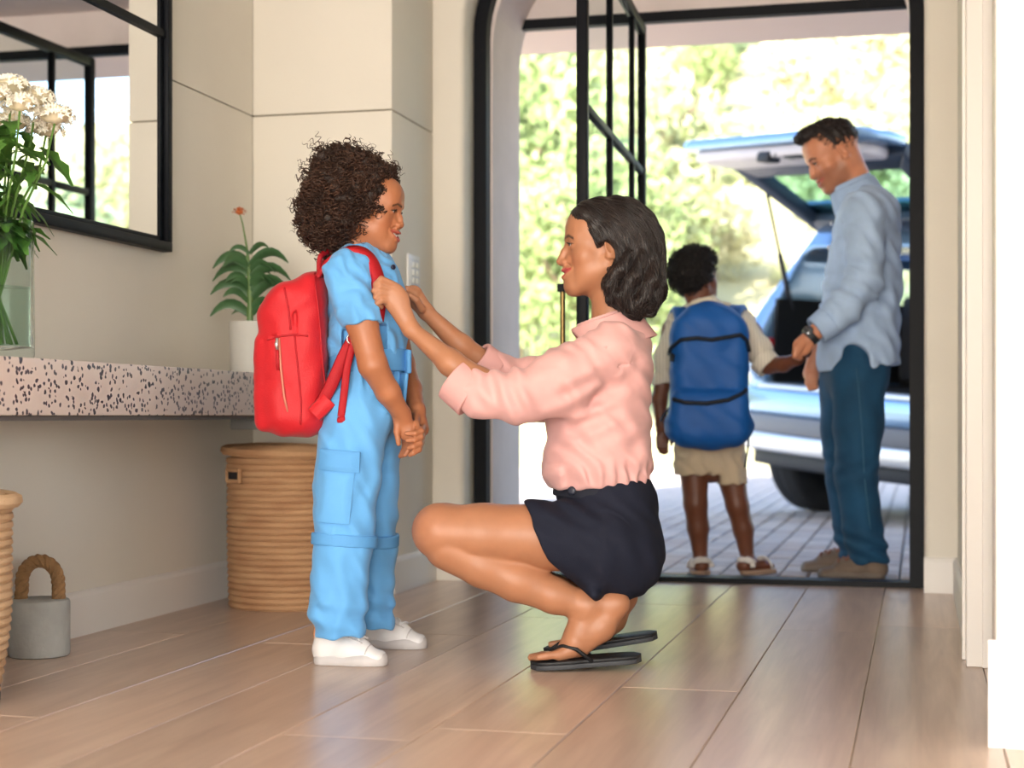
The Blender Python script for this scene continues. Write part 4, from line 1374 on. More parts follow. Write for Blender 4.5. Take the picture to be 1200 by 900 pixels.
def surf_points(V, Q, n, seed, keep=None):
    g = np.random.default_rng(seed)
    C = V[Q].mean(axis=1)
    a = np.linalg.norm(np.cross(V[Q[:, 1]] - V[Q[:, 0]], V[Q[:, 3]] - V[Q[:, 0]]), axis=1)
    if keep is not None: a = a * keep(C)
    i = g.choice(len(C), n, p=a / a.sum())
    return C[i] + g.normal(size=(n, 3)) * .002

def folds(*terms):
    """terms: (amp, direction, wavelength, bend direction, bend wavelength, bend amount)"""
    def fn(X, Y, Z):
        r = 0
        for A, d, lam, e, le, k in terms:
            d = unit(d); e = unit(e)
            u = X * d[0] + Y * d[1] + Z * d[2]; v = X * e[0] + Y * e[1] + Z * e[2]
            r = r + A * np.sin(2 * math.pi * u / lam + k * np.sin(2 * math.pi * v / le) + k * .6 * np.sin(2 * math.pi * (v * 1.7 + u * .6) / le))
        return r
    return fn

def xform(V, origin, R): return V @ np.asarray(R).T + np.asarray(origin)

def make_shoe(P, origin, R, L, w, h0, mu, ms, ml, tab=None, name='sneaker', low=True, parts=True):
    """canonical: x towards the toe, y to one side, z up; heel at x=0"""
    f = Field((-.03, -w, -.01), (L + .03, w, h0 + .04), .0026)
    f.limb((w*.5, 0, .030), (L*.45, 0, .032), (.034, w*.40), (.030, w*.42), 0, (0, 1, 0))
    f.limb((L*.45, 0, .032), (L*.88, 0, .021), (.030, w*.42), (.017, w*.40), .02, (0, 1, 0))
    f.limb((w*.46, 0, .04), (w*.55, 0, h0 * .82), w*.40, w*.36, .02)
    f.limb((w*.6, 0, h0 * .72), (L*.62, 0, .044), w*.36, w*.30, .025)
    f.limb((w*.52, 0, h0 * .72), (w*.50, 0, h0 * 1.3), w*.27, w*.32, .004, op='sub')
    f.cut((0, 0, .014), (0, 0, -1))
    f.cut((0, 0, h0), (-.25, 0, 1), .004)
    fu = f; V, Q = f.mesh(); up = P.part('%s' % name, xform(V, origin, R), Q, mu)
    f = Field((-.03, -w, -.01), (L + .03, w, .05), .0026)
    f.limb((w*.44, 0, .012), (L*.70, 0, .012), (.030, w*.46), (.030, w*.50), 0, (0, 1, 0))
    f.limb((L*.70, 0, .012), (L - w*.40, 0, .012), (.030, w*.50), (.030, w*.42), 0, (0, 1, 0))
    f.cut((0, 0, .0), (0, 0, -1)); f.cut((0, 0, .022), (-.05, 0, 1), .003)
    V, Q = f.mesh(); P.part('sole', xform(V, origin, R), Q, ms, up)
    def top(x_, y_):
        zz_ = np.arange(h0 + .03, .01, -.0008); vv = fu.sample(np.stack([np.full_like(zz_, x_), np.full_like(zz_, y_), zz_], axis=1))
        return float(zz_[np.argmax(vv < 0)])
    for i in range(5):
        t = i / 4; x = L * (.42 + .25 * t)
        hw = w * (.27 - .04 * t)
        pts = [(x + .006 * math.cos(k * math.pi / 8) * (1 if i % 2 else -1), hw * (k - 4) / 4, top(x, hw * (k - 4) / 4) + .0022) for k in range(9)]
        mb = MB().tube(pts, .0030 * (w / .08), 6)
        P.part('lace', xform(np.array(mb.v), origin, R), mb.f, ml, up)
    for s_ in (-1, 1):
        pts = [(L * (.38 + .31 * k / 8), s_ * w * (.31 - .05 * k / 8), top(L * (.38 + .31 * k / 8), s_ * w * (.31 - .05 * k / 8)) + .0006) for k in range(9)]
        mb = MB().tube(pts, .0022, 6); P.part('eyestay_edge', xform(np.array(mb.v), origin, R), mb.f, ms, up)
    pts = [(L * (.74 + .03 * math.cos(math.pi * (k - 6) / 12)), w * .40 * (k - 6) / 6, top(L * (.74 + .03 * math.cos(math.pi * (k - 6) / 12)), w * .40 * (k - 6) / 6) + .0004) for k in range(13)]
    mb = MB().tube(pts, .0018, 6); P.part('toe_cap_seam', xform(np.array(mb.v), origin, R), mb.f, ms, up)
    if tab is not None:
        mb = MB().lathe([(.0, 0), (.010, .0), (.012, .015), (.009, .03), (.0, .032)], 10, (.012, 0, h0 * .62), .7, 1.4)
        P.part('heel_tab', xform(np.array(mb.v), origin, R), mb.f, tab, up)
    return up
# ================================================================ child in blue with the red backpack
BLUE = mat('sky_blue_linen', (96, 163, 219), .75, noise=.05, scale=6, bump=.12, bscale=420, sheen=.15)
BLUE2 = mat('sky_blue_linen_seam', (89, 153, 209), .75, noise=.05, scale=6, bump=.12, bscale=420)
GSKIN = (166, 106, 73)
g_ = Person('standing person in a light blue jumpsuit and white sneakers with hands clasped in front', 4.10, 430, None)
S = g_.S
R_h = head_axes((math.cos(math.radians(10)), -.16, -math.sin(math.radians(9))))
hd_o = S(432, 244, 0)
cf = make_head(g_, hd_o, R_h, .885, GSKIN, (170, 84, 70), (46, 26, 18), S(417, 318, 0), .050, smile=1.0, open_m=1.0, child=True, nose=.9, gaze=(.05, 1, -.15))

# arms and hands
f = g_.field([S(400, 300, -.2), S(500, 545, .16)], .0028, .03)
f.chain([(S(408, 320, -.11), .042), (S(424, 378, -.145), .0385), (S(437, 428, -.155), .0345), (S(455, 460, -.125), .029), (S(471, 486, -.085), .0215)], .01, .012)
f.limb(S(470, 484, -.085), S(477, 506, -.078), (.021, .014), (.023, .013), .012, (0, 1, 0))
f.chain([(S(466, 490, -.085), .010), (S(465, 506, -.092), .0078), (S(467, 520, -.092), .0062)], .008, .004)
for i in range(4):
    f.chain([(S(481 - 2.5*i, 507 + 1.5*i, -.085 + .010*i), .0075), (S(483 - 2.8*i, 521 + 1.0*i, -.085 + .010*i), .0068), (S(475 - 2.0*i, 533 + .6*i, -.086 + .011*i), .0056)], .006, .003)
f.chain([(S(440, 320, .11), .040), (S(462, 385, .135), .034), (S(472, 428, .12), .031), (S(482, 456, .06), .026), (S(489, 480, -.005), .0195)], .01, .012)
f.limb(S(489, 480, -.005), S(494, 503, -.035), (.018, .017), (.019, .019), .012, (0, 1, 0))
f.chain([(S(488, 486, -.03), .009), (S(488, 496, -.075), .0074), (S(490, 505, -.098), .0062)], .008, .004)
for i in range(4):
    f.chain([(S(496 - .6*i, 500 + 6.2*i, -.045), .0078), (S(494 - 1.0*i, 505 + 7.4*i, -.100), .0072), (S(486 - .6*i, 508 + 7.6*i, -.113), .0066), (S(476 + 1.5*i, 508 + 8.4*i, -.110), .0056)], .006, .0025)
V, Q = f.mesh(); g_.body.append((V, Q, np.tile(lin(GSKIN), (len(V), 1))))
# torso and legs inside the clothes, feet inside the shoes
f = g_.field([S(380, 290, -.2), S(470, 760, .2)], .009, .05)
f.limb(S(424, 325, 0), S(428, 440, 0), (.065, .09), (.06, .085), .02, (0, 1, 0))
f.limb(S(408, 312, -.10), S(436, 312, .10), .035, .035, .03)
f.limb(S(420, 300, 0), S(424, 330, 0), .05, .05, .02)
for dd, x0, x1, x2, y2 in ((-.075, 412, 405, 398, 752), (.075, 438, 435, 430, 735)):
    f.chain([(S(424, 470, dd*.7), .062), (S(x1, 610, dd*1.1), .044), (S(x2, y2-40, dd*1.4), .024)], .03)
V, Q = f.mesh(); g_.body.append((V, Q, np.tile(lin(GSKIN), (len(V), 1))))
V, Q, C = join_vq(g_.body)
g_.part('body', V, Q, skin_mat('skin_warm'), C=C)

# hair
f = g_.field([S(350, 170, -.14), S(480, 300, .14)], .004, .03)
f.ell(S(406, 232, 0), (.102, .098, .096), 0)
f.ell(S(392, 262, 0), (.070, .090, .058), .03)
f.ell(S(435, 205, 0), (.056, .070, .032), .03)
f.ell(S(400, 200, 0), (.06, .06, .045), .03)
f.ell(S(478, 259, 0), (.084, .20, .102), .008, op='sub')
f.ell(S(440, 292, 0), (.040, .20, .055), .012, op='sub')
f.limb(S(425, 285, 0), S(420, 320, 0), .050, .055, .01, op='sub')
g0 = np.random.default_rng(4)
V0, Q0 = f.mesh()
for c in surf_points(V0, Q0, 90, 2): f.ell(c, .012 + .008 * g0.random(), .006)
V0, Q0 = f.mesh()
HAIRD = mat('curly_hair', (42, 28, 22), .5, noise=.45, scale=25, bump=.5, bscale=130, spec=.4)
hair = g_.part('hair', V0, Q0, HAIRD)
kp = lambda C: ((C[:, 0] < S(440, 0)[0]) | (C[:, 2] > S(0, 204)[2])) * 1.0
pts = surf_points(V0, Q0, 1500, 5, kp)
cv1 = curls(f, pts, .0062, 2.3, .022, .0014, 6, 4, .7)
pts = surf_points(V0, Q0, 420, 8, kp)
cv2 = curls(f, pts, .0050, 2.6, .034, .0009, 9, 3, -.1, out=.006)
kp2 = lambda C: ((C[:, 0] > S(432, 0)[0]) & (C[:, 2] < S(0, 203)[2]) & (np.abs(C[:, 1]) > .02)) * 1.0
cv5 = curls(f, surf_points(V0, Q0, 260, 15, kp2), .0042, 1.7, .009, .0012, 16, 4, .1, out=.001)
V, Q, _ = join_vq([cv1, cv2, cv5])
g_.part('hair_curls', V, Q, mat('curl_strands', (62, 41, 31), .5, noise=.5, scale=18, spec=.4), hair, kind='stuff')
# the tuft on top and the lock at the temple
tp = np.array([S(412 + 34*g0.random(), 187 + 6*g0.random(), -.03 + .06*g0.random()) for i in range(26)])
cv3 = curls(f, tp, .007, 2.0, .022, .0013, 12, 4, -1.2)
tp = np.array([S(439 + 3*g0.random(), 234 + 8*g0.random(), -.068) for i in range(5)])
cv4 = curls(f, tp, .006, 2.2, .030, .0014, 13, 4, 1.2)
V, Q, _ = join_vq([cv3, cv4])
g_.part('hair_tuft', V, Q, mat('curl_strands'  , (58, 34, 22)), hair, kind='stuff')

# shirt top
f = g_.field([S(375, 280, -.2), S(485, 440, .2)], .004, .03)
f.limb(S(425, 332, 0), S(431, 404, 0), (.094, .126), (.098, .124), 0, (0, 1, 0))
f.limb(S(431, 404, 0), S(433, 424, 0), (.098, .124), (.086, .112), .02, (0, 1, 0))
f.ell(S(446, 365, 0), (.062, .105, .10), .03)
f.limb(S(406, 316, -.095), S(436, 314, .095), .046, .046, .035)
f.limb(S(418, 300, 0), S(424, 325, 0), .054, .07, .03)
f.limb(S(405, 322, -.105), S(425, 384, -.150), .055, .0485, .02)          # near sleeve
f.limb(S(440, 322, .105), S(462, 390, .145), .052, .045, .02)
f.cut(S(425, 380, -.15), S(428, 400, -.152) - S(422, 366, -.146) , .003, lo=S(395, 470, -.26), hi=S(452, 372, -.092))
f.cut(S(464, 388, .15), (.3, .1, -1), .003, lo=S(430, 470, .105), hi=S(505, 380, .26))
f.cut(S(433, 428, 0), (0, 0, -1), .004)
f.limb(S(418, 296, 0), S(414, 276, 0), .046, .06, .006, op='sub')
f.warp(folds((.0030, (1, 0, .25), .055, (0, 0, 1), .16, 1.6), (.0020, (.6, .6, .6), .038, (1, 0, -1), .12, 1.8)))
f.warp(lambda X, Y, Z: .003 * np.sin(2 * math.pi * (X + .2 * Y) / .032) * np.clip(1 - np.abs(Z - S(430, 412)[2]) / .05, 0, 1))
V, Q = f.mesh(); sh = g_.part('shirt', V, Q, BLUE)
# collar
def ring_part(P, name, a, b, ra, rb, th, m, parent=None, cuts=(), h=.003, axis=None, el=1.0):
    f = P.field([a, b], h, max(ra, rb) * max(1, el) + .02)
    d = unit(np.asarray(b) - np.asarray(a))
    ax = axis if axis is not None else (0, 1, 0)
    f.limb(a, b, (ra, ra * el), (rb, rb * el), 0, ax)
    f.limb(np.asarray(a) - d * .03, np.asarray(b) + d * .03, (ra - th, (ra - th) * el), (rb - th, (rb - th) * el), 0, ax, op='sub')
    f.cut(a, -d, .001); f.cut(b, d, .001)
    for p, n in cuts: f.cut(p, n, .002)
    V, Q = f.mesh(); return P.part(name, V, Q, m, parent)
ring_part(g_, 'collar', S(429, 323, 0), S(420, 304, 0), .066, .054, .008, BLUE, sh, el=1.05)
ring_part(g_, 'collar_fall', S(438, 329, 0), S(424, 307, 0), .080, .062, .006, BLUE, sh, cuts=((S(454, 314, 0), (1, 0, -.2)),), el=1.05)
# chest pocket flap and buttons
f = g_.field([S(440, 315, -.14), S(475, 345, 0)], .003, .02)
f.rbox(S(459, 334, -.075), (.020, .006, .007), .003, 0, rot3('Z', 40))
V, Q = f.mesh(); g_.part('pocket_flap', V, Q, BLUE2, sh)
for (x, y, dd) in ((461, 313, -.076), (474, 356, -.045)):
    mb = MB().lathe([(.0, -.003), (.0065, -.002), (.0068, .001), (.004, .002), (.0, .0018)], 12)
    v = np.array(mb.v) @ (rot3('Z', 40) @ rot3('X', 90)).T + S(x, y, dd)
    g_.part('button', v, mb.f, mat('dark_button', (44, 40, 60), .3, metal=.3), sh)
# belt with its tied end
ring_part(g_, 'belt', S(433, 437, 0), S(432, 411, 0), .102, .103, .012, BLUE2, None, el=1.20, h=.004)
f = g_.field([S(460, 405, -.1), S(482, 470, 0)], .003, .02)
f.rbox(S(477, 424, -.045), (.006, .020, .030), .004, 0, rot3('Z', 25))
f.rbox(S(472, 458, -.062), (.005, .018, .045), .004, .005, rot3('Z', 30) @ rot3('Y', 6))
V, Q = f.mesh(); g_.part('belt_tie', V, Q, BLUE2)
# trousers
f = g_.field([S(360, 425, -.22), S(475, 755, .22)], .0042, .03)
f.limb(S(430, 436, 0), S(424, 480, 0), (.092, .118), (.094, .128), 0, (0, 1, 0))
f.chain([(S(417, 485, -.055), .086), (S(407, 560, -.075), .082), (S(402, 640, -.090), .074), (S(396, 708, -.105), .069), (S(398, 740, -.11), .064)], .02, .01)
f.chain([(S(434, 485, .055), .082), (S(437, 560, .075), .070), (S(437, 640, .085), .060), (S(433, 700, .10), .060), (S(434, 734, .11), .060)], .02, .01)
f.cut(S(400, 746, -.11), (.05, 0, -1), .003, lo=S(340, 800, -.3), hi=S(460, 690, .008))
f.cut(S(434, 735, .11), (-.12, 0, -1), .003, lo=S(380, 800, .008), hi=S(500, 690, .3))
f.warp(folds((.0028, (1, .3, .12), .062, (0, 0, 1), .30, 1.5), (.0018, (.3, .2, 1), .075, (1, 0, 0), .12, 1.6)))
zk = S(400, 720)[2]
f.warp(lambda X, Y, Z: .0050 * np.sin(2 * math.pi * (Z + .25 * X) / .055) * np.clip(1 - np.abs(Z - zk) / .07, 0, 1))
f.warp(lambda X, Y, Z: .0045 * np.sin(2 * math.pi * (X * 1.0 + Y) / .04) * np.clip((Z - S(430, 468)[2]) / .05, 0, 1))
V, Q = f.mesh(); tr = g_.part('trousers', V, Q, BLUE)
# knee seam bands: rings that follow each leg
ring_part(g_, 'knee_band', S(403, 640, -.088), S(404, 626, -.0865), .0815, .0825, .02, BLUE2, tr, h=.003)
ring_part(g_, 'knee_band', S(437, 640, .085), S(437, 626, .083), .0675, .0685, .02, BLUE2, tr, h=.003)
# cargo pocket on the near thigh with its flap
def leg_patch(P, name, poly, cen0, cen1, off, th, m, parent, nx=16, ny=16, bulge=0.0):
    """a patch wrapped on the near side of the leg: poly = ((xl,yt),(xr,yt),(xr,yb),(xl,yb)) in pixels"""
    vs, fs = [], []
    for lay in (0, 1):
        for j in range(ny + 1):
            for i in range(nx + 1):
                a, b = i / nx, j / ny
                x = (poly[0][0] * (1-a) + poly[1][0] * a) * (1-b) + (poly[3][0] * (1-a) + poly[2][0] * a) * b
                y = (poly[0][1] * (1-a) + poly[1][1] * a) * (1-b) + (poly[3][1] * (1-a) + poly[2][1] * a) * b
                # leg axis at this height
                t = (y - cen0[1]) / (cen1[1] - cen0[1])
                cx_ = cen0[0] + (cen1[0] - cen0[0]) * t; cd = cen0[2] + (cen1[2] - cen0[2]) * t; cr = cen0[3] + (cen1[3] - cen0[3]) * t
                sx = (x - cx_) / F_PX * (P.D0 + cd)
                edge = min(a, 1-a, b, 1-b)
                rr = cr + (off + (th + bulge * min(1, edge * 5)) if lay else off - .012)
                dd = cd - math.sqrt(max(rr * rr - sx * sx, 1e-5))
                vs.append(P.S(x, y, dd) if False else np.array([P.S(x, y, cd)[0], dd, P.S(x, y, cd)[2]]))
    n = (nx + 1) * (ny + 1)
    for j in range(ny):
        for i in range(nx):
            a = j * (nx + 1) + i
            fs.append((n + a, n + a + 1, n + a + nx + 2, n + a + nx + 1)); fs.append((a, a + nx + 1, a + nx + 2, a + 1))
    ed = [j * (nx + 1) for j in range(ny + 1)] + [ny * (nx + 1) + i for i in range(1, nx + 1)] + [j * (nx + 1) + nx for j in range(ny - 1, -1, -1)] + [i for i in range(nx - 1, 0, -1)]
    for a, b in zip(ed, ed[1:] + ed[:1]): fs.append((a, b, n + b, n + a))
    o = P.part(name, np.array(vs), np.array(fs), m, parent)
    o.data.set_sharp_from_angle(angle=math.radians(50))
    return o
c0, c1 = (409.5, 540, -.070, .0835), (403, 625, -.088, .0755)
pk = leg_patch(g_, 'cargo_pocket', ((380, 545), (420, 549), (413, 612), (373, 609)), c0, c1, .0055, .004, BLUE, tr, bulge=.006)
leg_patch(g_, 'pocket_flap', ((379, 525), (426, 529), (425, 553), (377, 549)), c0, c1, .012, .004, BLUE2, tr, bulge=.003)
# sneakers
WHS = mat('white_leather', (222, 218, 216), .5, noise=.03, scale=30, bump=.08, bscale=120)
WSO = mat('white_rubber', (192, 186, 184), .6, noise=.05, scale=20)
TAN = mat('tan_leather', (196, 140, 104), .5)
def shoe_at(P, x, y_floor, ang, L, w, h0, *a, **k):
    D = CAM_H * F_PX / (y_floor - 487.0); o = px(x, y_floor, D)
    o = np.array([o[0] - P.lat0, D - P.D0, 0.0])
    return make_shoe(P, o, rot3('Z', ang), L, w, h0, *a, **k)
shoe_at(g_, 366, 777, -12, .198, .080, .098, WHS, WSO, WHS, TAN)
shoe_at(g_, 417, 758, -9, .198, .080, .098, WHS, WSO, WHS, None)

# ---------------------------------------------------------------- red backpack
REDC = mat('red_canvas', (186, 11, 25), .6, noise=.06, scale=10, bump=.15, bscale=300, sheen=.1)
RED2 = mat('red_webbing', (168, 8, 24), .6, bump=.3, bscale=500)
bp = Person.__new__(Person); bp.D0, bp.lat0, bp.body = g_.D0, g_.lat0, []
bp.root = thing('backpack', 'red canvas backpack worn by the person in the light blue jumpsuit', 'backpack', cw(g_.lat0, g_.D0, 0), YAW)
f = bp.field([S(300, 305, -.16), S(392, 520, .16)], .004, .03)
f.rbox(S(350, 420, 0), (.078, .128, .198), .055, 0)
f.limb(S(368, 336, 0), S(350, 362, 0), (.042, .10), (.06, .12), .03, (0, 1, 0))
f.rbox(S(331, 430, 0), (.052, .112, .168), .045, .012)
f.rbox(S(321, 447, 0), (.040, .106, .128), .035, .006)
f.cut(S(345, 326, 0), (-.5, 0, .78), .03)
f.limb(S(366, 330, -.13), S(384, 500, -.128), .0035, .0035, .004, op='sub')
f.limb(S(345, 345, -.118), S(346, 395, -.13), .003, .003, .004, op='sub')
f.limb(S(304, 398, -.12), S(340, 392, -.12), .004, .004, .004, op='sub')
f.warp(folds((.0012, (.5, .3, 1), .09, (1, 0, 0), .2, 1.0), (.0012, (1, .4, -.5), .06, (0, 0, 1), .16, 1.2)))
V, Q = f.mesh(); pb = bp.part('pack_body', V, Q, REDC)
mb = MB().tube([S(327, 396, -.128), S(329, 430, -.1315), S(333, 465, -.131), S(340, 494, -.122)], .003, 6)
fpk = f
def near_pack(x, y, off=.001):
    q0 = S(x, y, -.13); dd_ = np.arange(-.20, .0, .0008)
    v = fpk.sample(np.stack([np.full_like(dd_, q0[0]), dd_, np.full_like(dd_, q0[2])], axis=1))
    return np.array([q0[0], dd_[np.argmax(v < off)], q0[2]])
def piping(name, pts, r, m, n=6):
    out = []
    for (a, b2), (c, d) in zip(pts, pts[1:]):
        for k in range(n): out.append(near_pack(a + (c - a) * k / n, b2 + (d - b2) * k / n))
    mb_ = MB().tube(out, r, 6); bp.part(name, np.array(mb_.v), mb_.f, m, pb)
piping('piping', [(366, 318), (372, 360), (376, 420), (380, 470), (378, 500)], .0028, RED2)
piping('piping', [(333, 337), (338, 360), (341, 392)], .0024, RED2)
piping('piping', [(312, 398), (328, 394), (345, 392), (364, 394)], .0024, RED2)
piping('piping', [(345, 392), (349, 430), (353, 470), (352, 503)], .0022, RED2)
zp = bp.part('zipper', np.array(mb.v), mb.f, mat('zip_tape', (196, 120, 100), .5, metal=.2), pb)
mb = MB().tube([S(325, 396, -.131), S(324, 404, -.133), S(325, 410, -.133)], [.004, .005, .003], 8)
bp.part('zip_pull', np.array(mb.v), mb.f, mat('zip_metal', (206, 204, 204), .25, metal=.9), pb)
mb = MB().tube([S(325, 410, -.133), S(325, 422, -.133), S(326, 434, -.132)], [(.004, .002), (.005, .002), (.004, .002)], 8)
bp.part('zip_tag', np.array(mb.v), mb.f, RED2, pb)
def ribbon(pts, w, t, flat, n=10):
    P_ = [np.asarray(p, float) for p in pts]; out = []
    m = len(P_)
    for i in range(m - 1):           # Catmull-Rom
        p0, p1, p2, p3 = P_[max(i-1, 0)], P_[i], P_[i+1], P_[min(i+2, m-1)]
        for k in range(n):
            t_ = k / n
            out.append(.5 * ((2*p1) + (-p0+p2)*t_ + (2*p0-5*p1+4*p2-p3)*t_**2 + (-p0+3*p1-3*p2+p3)*t_**3))
    out.append(P_[-1])
    return MB().tube(out, [(t, w)] * len(out), 10, flat=flat)
def bpart(name, mb, m, parent=None): return bp.part(name, np.array(mb.v), mb.f, m, parent)
# near shoulder strap: flat direction is the surface normal
def strap(name, pts, nrm, w, t, m, parent=None):
    """pts with a normal each: a flat band"""
    P_ = [np.asarray(p, float) for p in pts]; N_ = [unit(n) for n in nrm]
    K = 8; rows, nr = [], []
    m_ = len(P_)
    for i in range(m_ - 1):
        p0, p1, p2, p3 = P_[max(i-1, 0)], P_[i], P_[i+1], P_[min(i+2, m_-1)]
        for k in range(K):
            t_ = k / K
            rows.append(.5 * ((2*p1) + (-p0+p2)*t_ + (2*p0-5*p1+4*p2-p3)*t_**2 + (-p0+3*p1-3*p2+p3)*t_**3)); nr.append(unit(N_[i] * (1-t_) + N_[i+1] * t_))
    rows.append(P_[-1]); nr.append(N_[-1])
    vs, fs = [], []
    for i, (p, n) in enumerate(zip(rows, nr)):
        T = unit(rows[min(i+1, len(rows)-1)] - rows[max(i-1, 0)]); b = unit(np.cross(T, n)); n2 = np.cross(b, T)
        for a, c in ((-1, -1), (-.8, 1), (.8, 1), (1, -1)): vs.append(p + b * (a * w) + n2 * (c * t))
    for i in range(len(rows) - 1):
        for k in range(4): fs.append((i*4+k, i*4+(k+1) % 4, (i+1)*4+(k+1) % 4, (i+1)*4+k))
    fs += [(0, 1, 2, 3)]; n = (len(rows)-1)*4; fs += [(n+3, n+2, n+1, n)]
    o = bp.part(name, np.array(vs), fs, m, parent)
    return o
strap('shoulder_strap', [S(374, 324, -.075), S(386, 305, -.085), S(402, 294, -.092), S(420, 293, -.096), S(434, 304, -.103), S(443, 326, -.118), S(445, 350, -.122), S(442, 376, -.124)],
      [(-.6, 0, .8), (-.4, -.1, .9), (-.1, -.3, 1), (.3, -.5, .9), (.6, -.7, .5), (.7, -.8, .1), (.7, -.8, 0), (.6, -.8, 0)], .020, .0055, RED2)
strap('shoulder_strap', [S(376, 322, .075), S(398, 300, .085), S(420, 292, .092), S(440, 296, .096), S(456, 312, .095), S(466, 340, .088), S(464, 375, .10)],
      [(-.6, 0, .8), (-.2, .3, 1), (0, .3, 1), (.4, .4, .9), (.8, .4, .4), (.9, .4, .1), (.9, .4, 0)], .020, .0055, RED2)
strap('lower_strap', [S(415, 396, -.128), S(403, 418, -.134), S(388, 452, -.130), S(376, 474, -.120)], [(.2, -1, 0)] * 4, .016, .003, RED2)
strap('strap_tail', [S(414, 402, -.140), S(407, 430, -.145), S(404, 455, -.145), S(400, 488, -.140)], [(.2, -1, 0)] * 4, .0095, .0025, RED2)
mb = MB().lathe([(.0, 0), (.010, .001), (.011, .008), (.009, .016), (.0, .017)], 10, tuple(S(400, 496, -.140)), 1, .5); bpart('strap_end', mb, RED2)
rg = MB().tube([S(413, 397, -.142) + np.array([.017 * math.cos(a) * .8, -.004 * math.cos(a), .013 * math.sin(a)]) for a in np.linspace(0, 2*math.pi, 20)[:-1]], .0022, 6, closed=True)
bpart('strap_ring', rg, mat('zip_metal', (206, 204, 204)))
hl_ = ribbon([S(374, 318, -.03), S(376, 300, -.03), S(388, 294, -.0), S(384, 300, .03), S(376, 318, .03)], .010, .007, (1, 0, .4)); bpart('grab_handle', hl_, RED2)
strap('bottom_tab', [S(386, 468, -.128), S(378, 476, -.128), S(368, 486, -.126)], [(0, -1, 0)] * 3, .022, .004, REDC)
# ================================================================ kneeling person in the pink shirt
PINK = mat('blush_cotton', (214, 163, 159), .8, noise=.03, scale=6, bump=.06, bscale=380, sheen=.15)
PINK2 = mat('blush_cotton_seam', (210, 159, 155), .8, noise=.03, scale=6, bump=.06, bscale=380)
NAVY = mat('navy_twill', (27, 30, 44), .85, noise=.05, scale=8, bump=.12, bscale=420, spec=.25)
WSKIN = (168, 115, 84)
w_ = Person('crouching person in a pink shirt and navy shorts, hands on the red backpack strap', 4.08, 690, None)
S = w_.S
R_h = head_axes((-1, -.03, -.02))
make_head(w_, S(708, 287, 0), R_h, 1.06, WSKIN, (176, 82, 78), (44, 28, 22), S(719, 392, 0), .050, smile=.85, open_m=.5, nose=1.0, gaze=(-.05, 1, .10))
# near arm, hand gripping the strap; far arm
f = w_.field([S(435, 315, -.22), S(725, 480, .2)], .003, .035)
f.chain([(S(714, 404, -.13), .045), (S(660, 440, -.17), .044), (S(604, 464, -.185), .040), (S(560, 448, -.165), .0365), (S(528, 425, -.145), .031), (S(483, 387, -.115), .0190)], .01, .014)
f.limb(S(481, 385, -.115), S(462, 349, -.112), (.021, .016), (.030, .0165), .014, (0, 1, 0))
f.limb(S(466, 352, -.112), S(461, 344, -.113), (.028, .014), (.026, .012), .012, (0, 1, 0))
for i in range(4):
    f.chain([(S(462 - 1.6*i, 334 + 6.4*i, -.118), .0086), (S(447 - 1.6*(i in (1, 2)), 327 + 8.2*i, -.133 + .001*i), .0083), (S(438.5 + 1.8*abs(i-1), 333.5 + 7.4*i, -.128), .0074), (S(443 + 1.2*i, 341 + 6.2*i, -.114), .0066)], .004, .0012)
f.chain([(S(475, 368, -.088), .011), (S(463, 346, -.080), .0098), (S(452, 334, -.092), .0085), (S(446, 333, -.104), .0075)], .01, .004)
f.chain([(S(714, 404, .13), .045), (S(660, 432, .16), .042), (S(612, 446, .165), .038), (S(572, 430, .135), .034), (S(540, 405, .105), .029), (S(500, 366, .065), .0185)], .01, .014)
f.limb(S(499, 365, .065), S(484, 346, .055), (.020, .016), (.026, .015), .012, (0, 1, 0))
for i in range(4):
    f.chain([(S(487 - 3.0*i, 344 + 4.0*i, .045 + .006*i), .0095), (S(477 - 2.0*i, 339 + 5.0*i, .035 + .006*i), .0088), (S(470 - .5*i, 340 + 6*i, .050 + .006*i), .0078)], .007, .003)
f.chain([(S(494, 362, .035), .0105), (S(488, 352, .018), .0092), (S(480, 346, .012), .0080)], .01, .004)
V, Q = f.mesh(); w_.body.append((V, Q, np.tile(lin(WSKIN), (len(V), 1))))
# legs and feet
f = w_.field([S(480, 580, -.24), S(780, 800, .26)], .0035, .02)
def leg(dd, dx, dy, near):
    o = lambda x, y, e=0.0: S(x + dx, y + dy, dd + e)
    f.chain([(o(724, 640, .03), .088), (o(640, 628, .005), .078), (o(565, 625), .070), (o(519, 623), .0655)], .02, .02)
    f.ell(o(512, 622), (.060, .058, .064), .02)
    f.chain([(o(526, 640), .060), (o(566, 662), .054), (o(606, 680), .0515), (o(650, 698), .043), (o(684, 710), .0345)], .004, .014)
    return o
o = leg(-.12, 0, 0, True)
f.chain([(o(690, 706), .034), (o(722, 707), .029)], .02)
f.chain([(o(722, 708), .029), (o(704, 735), .032), (o(680, 757), .027)], .02)
f.chain([(o(690, 712), .034), (o(678, 742), .030), (o(660, 764), .020)], .02)
f.limb(o(668, 762, -.022), o(655, 768, -.028), .018, .0135, .02); f.limb(o(672, 762, .022), o(652, 767, .026), .018, .0145, .02)
for i in range(5):
    f.chain([(o(654, 767, -.032 + .016*i), .0105), (o(641 - 1.5*min(i, 3), 768.5, -.036 + .0165*i), .0098 if i < 4 else .0115), (o(631 - 2.0*min(i, 3) - (2 if i == 4 else 0), 770.5, -.037 + .017*i), .0078 if i < 4 else .010)], .006, .003)
o = leg(.105, 6, -2, False)
f.chain([(o(692, 704), .034), (o(726, 702), .029)], .02)
f.chain([(o(726, 702), .029), (o(712, 728), .031), (o(694, 748), .026)], .02)
f.chain([(o(692, 706), .033), (o(684, 734), .029), (o(670, 752), .019)], .02)
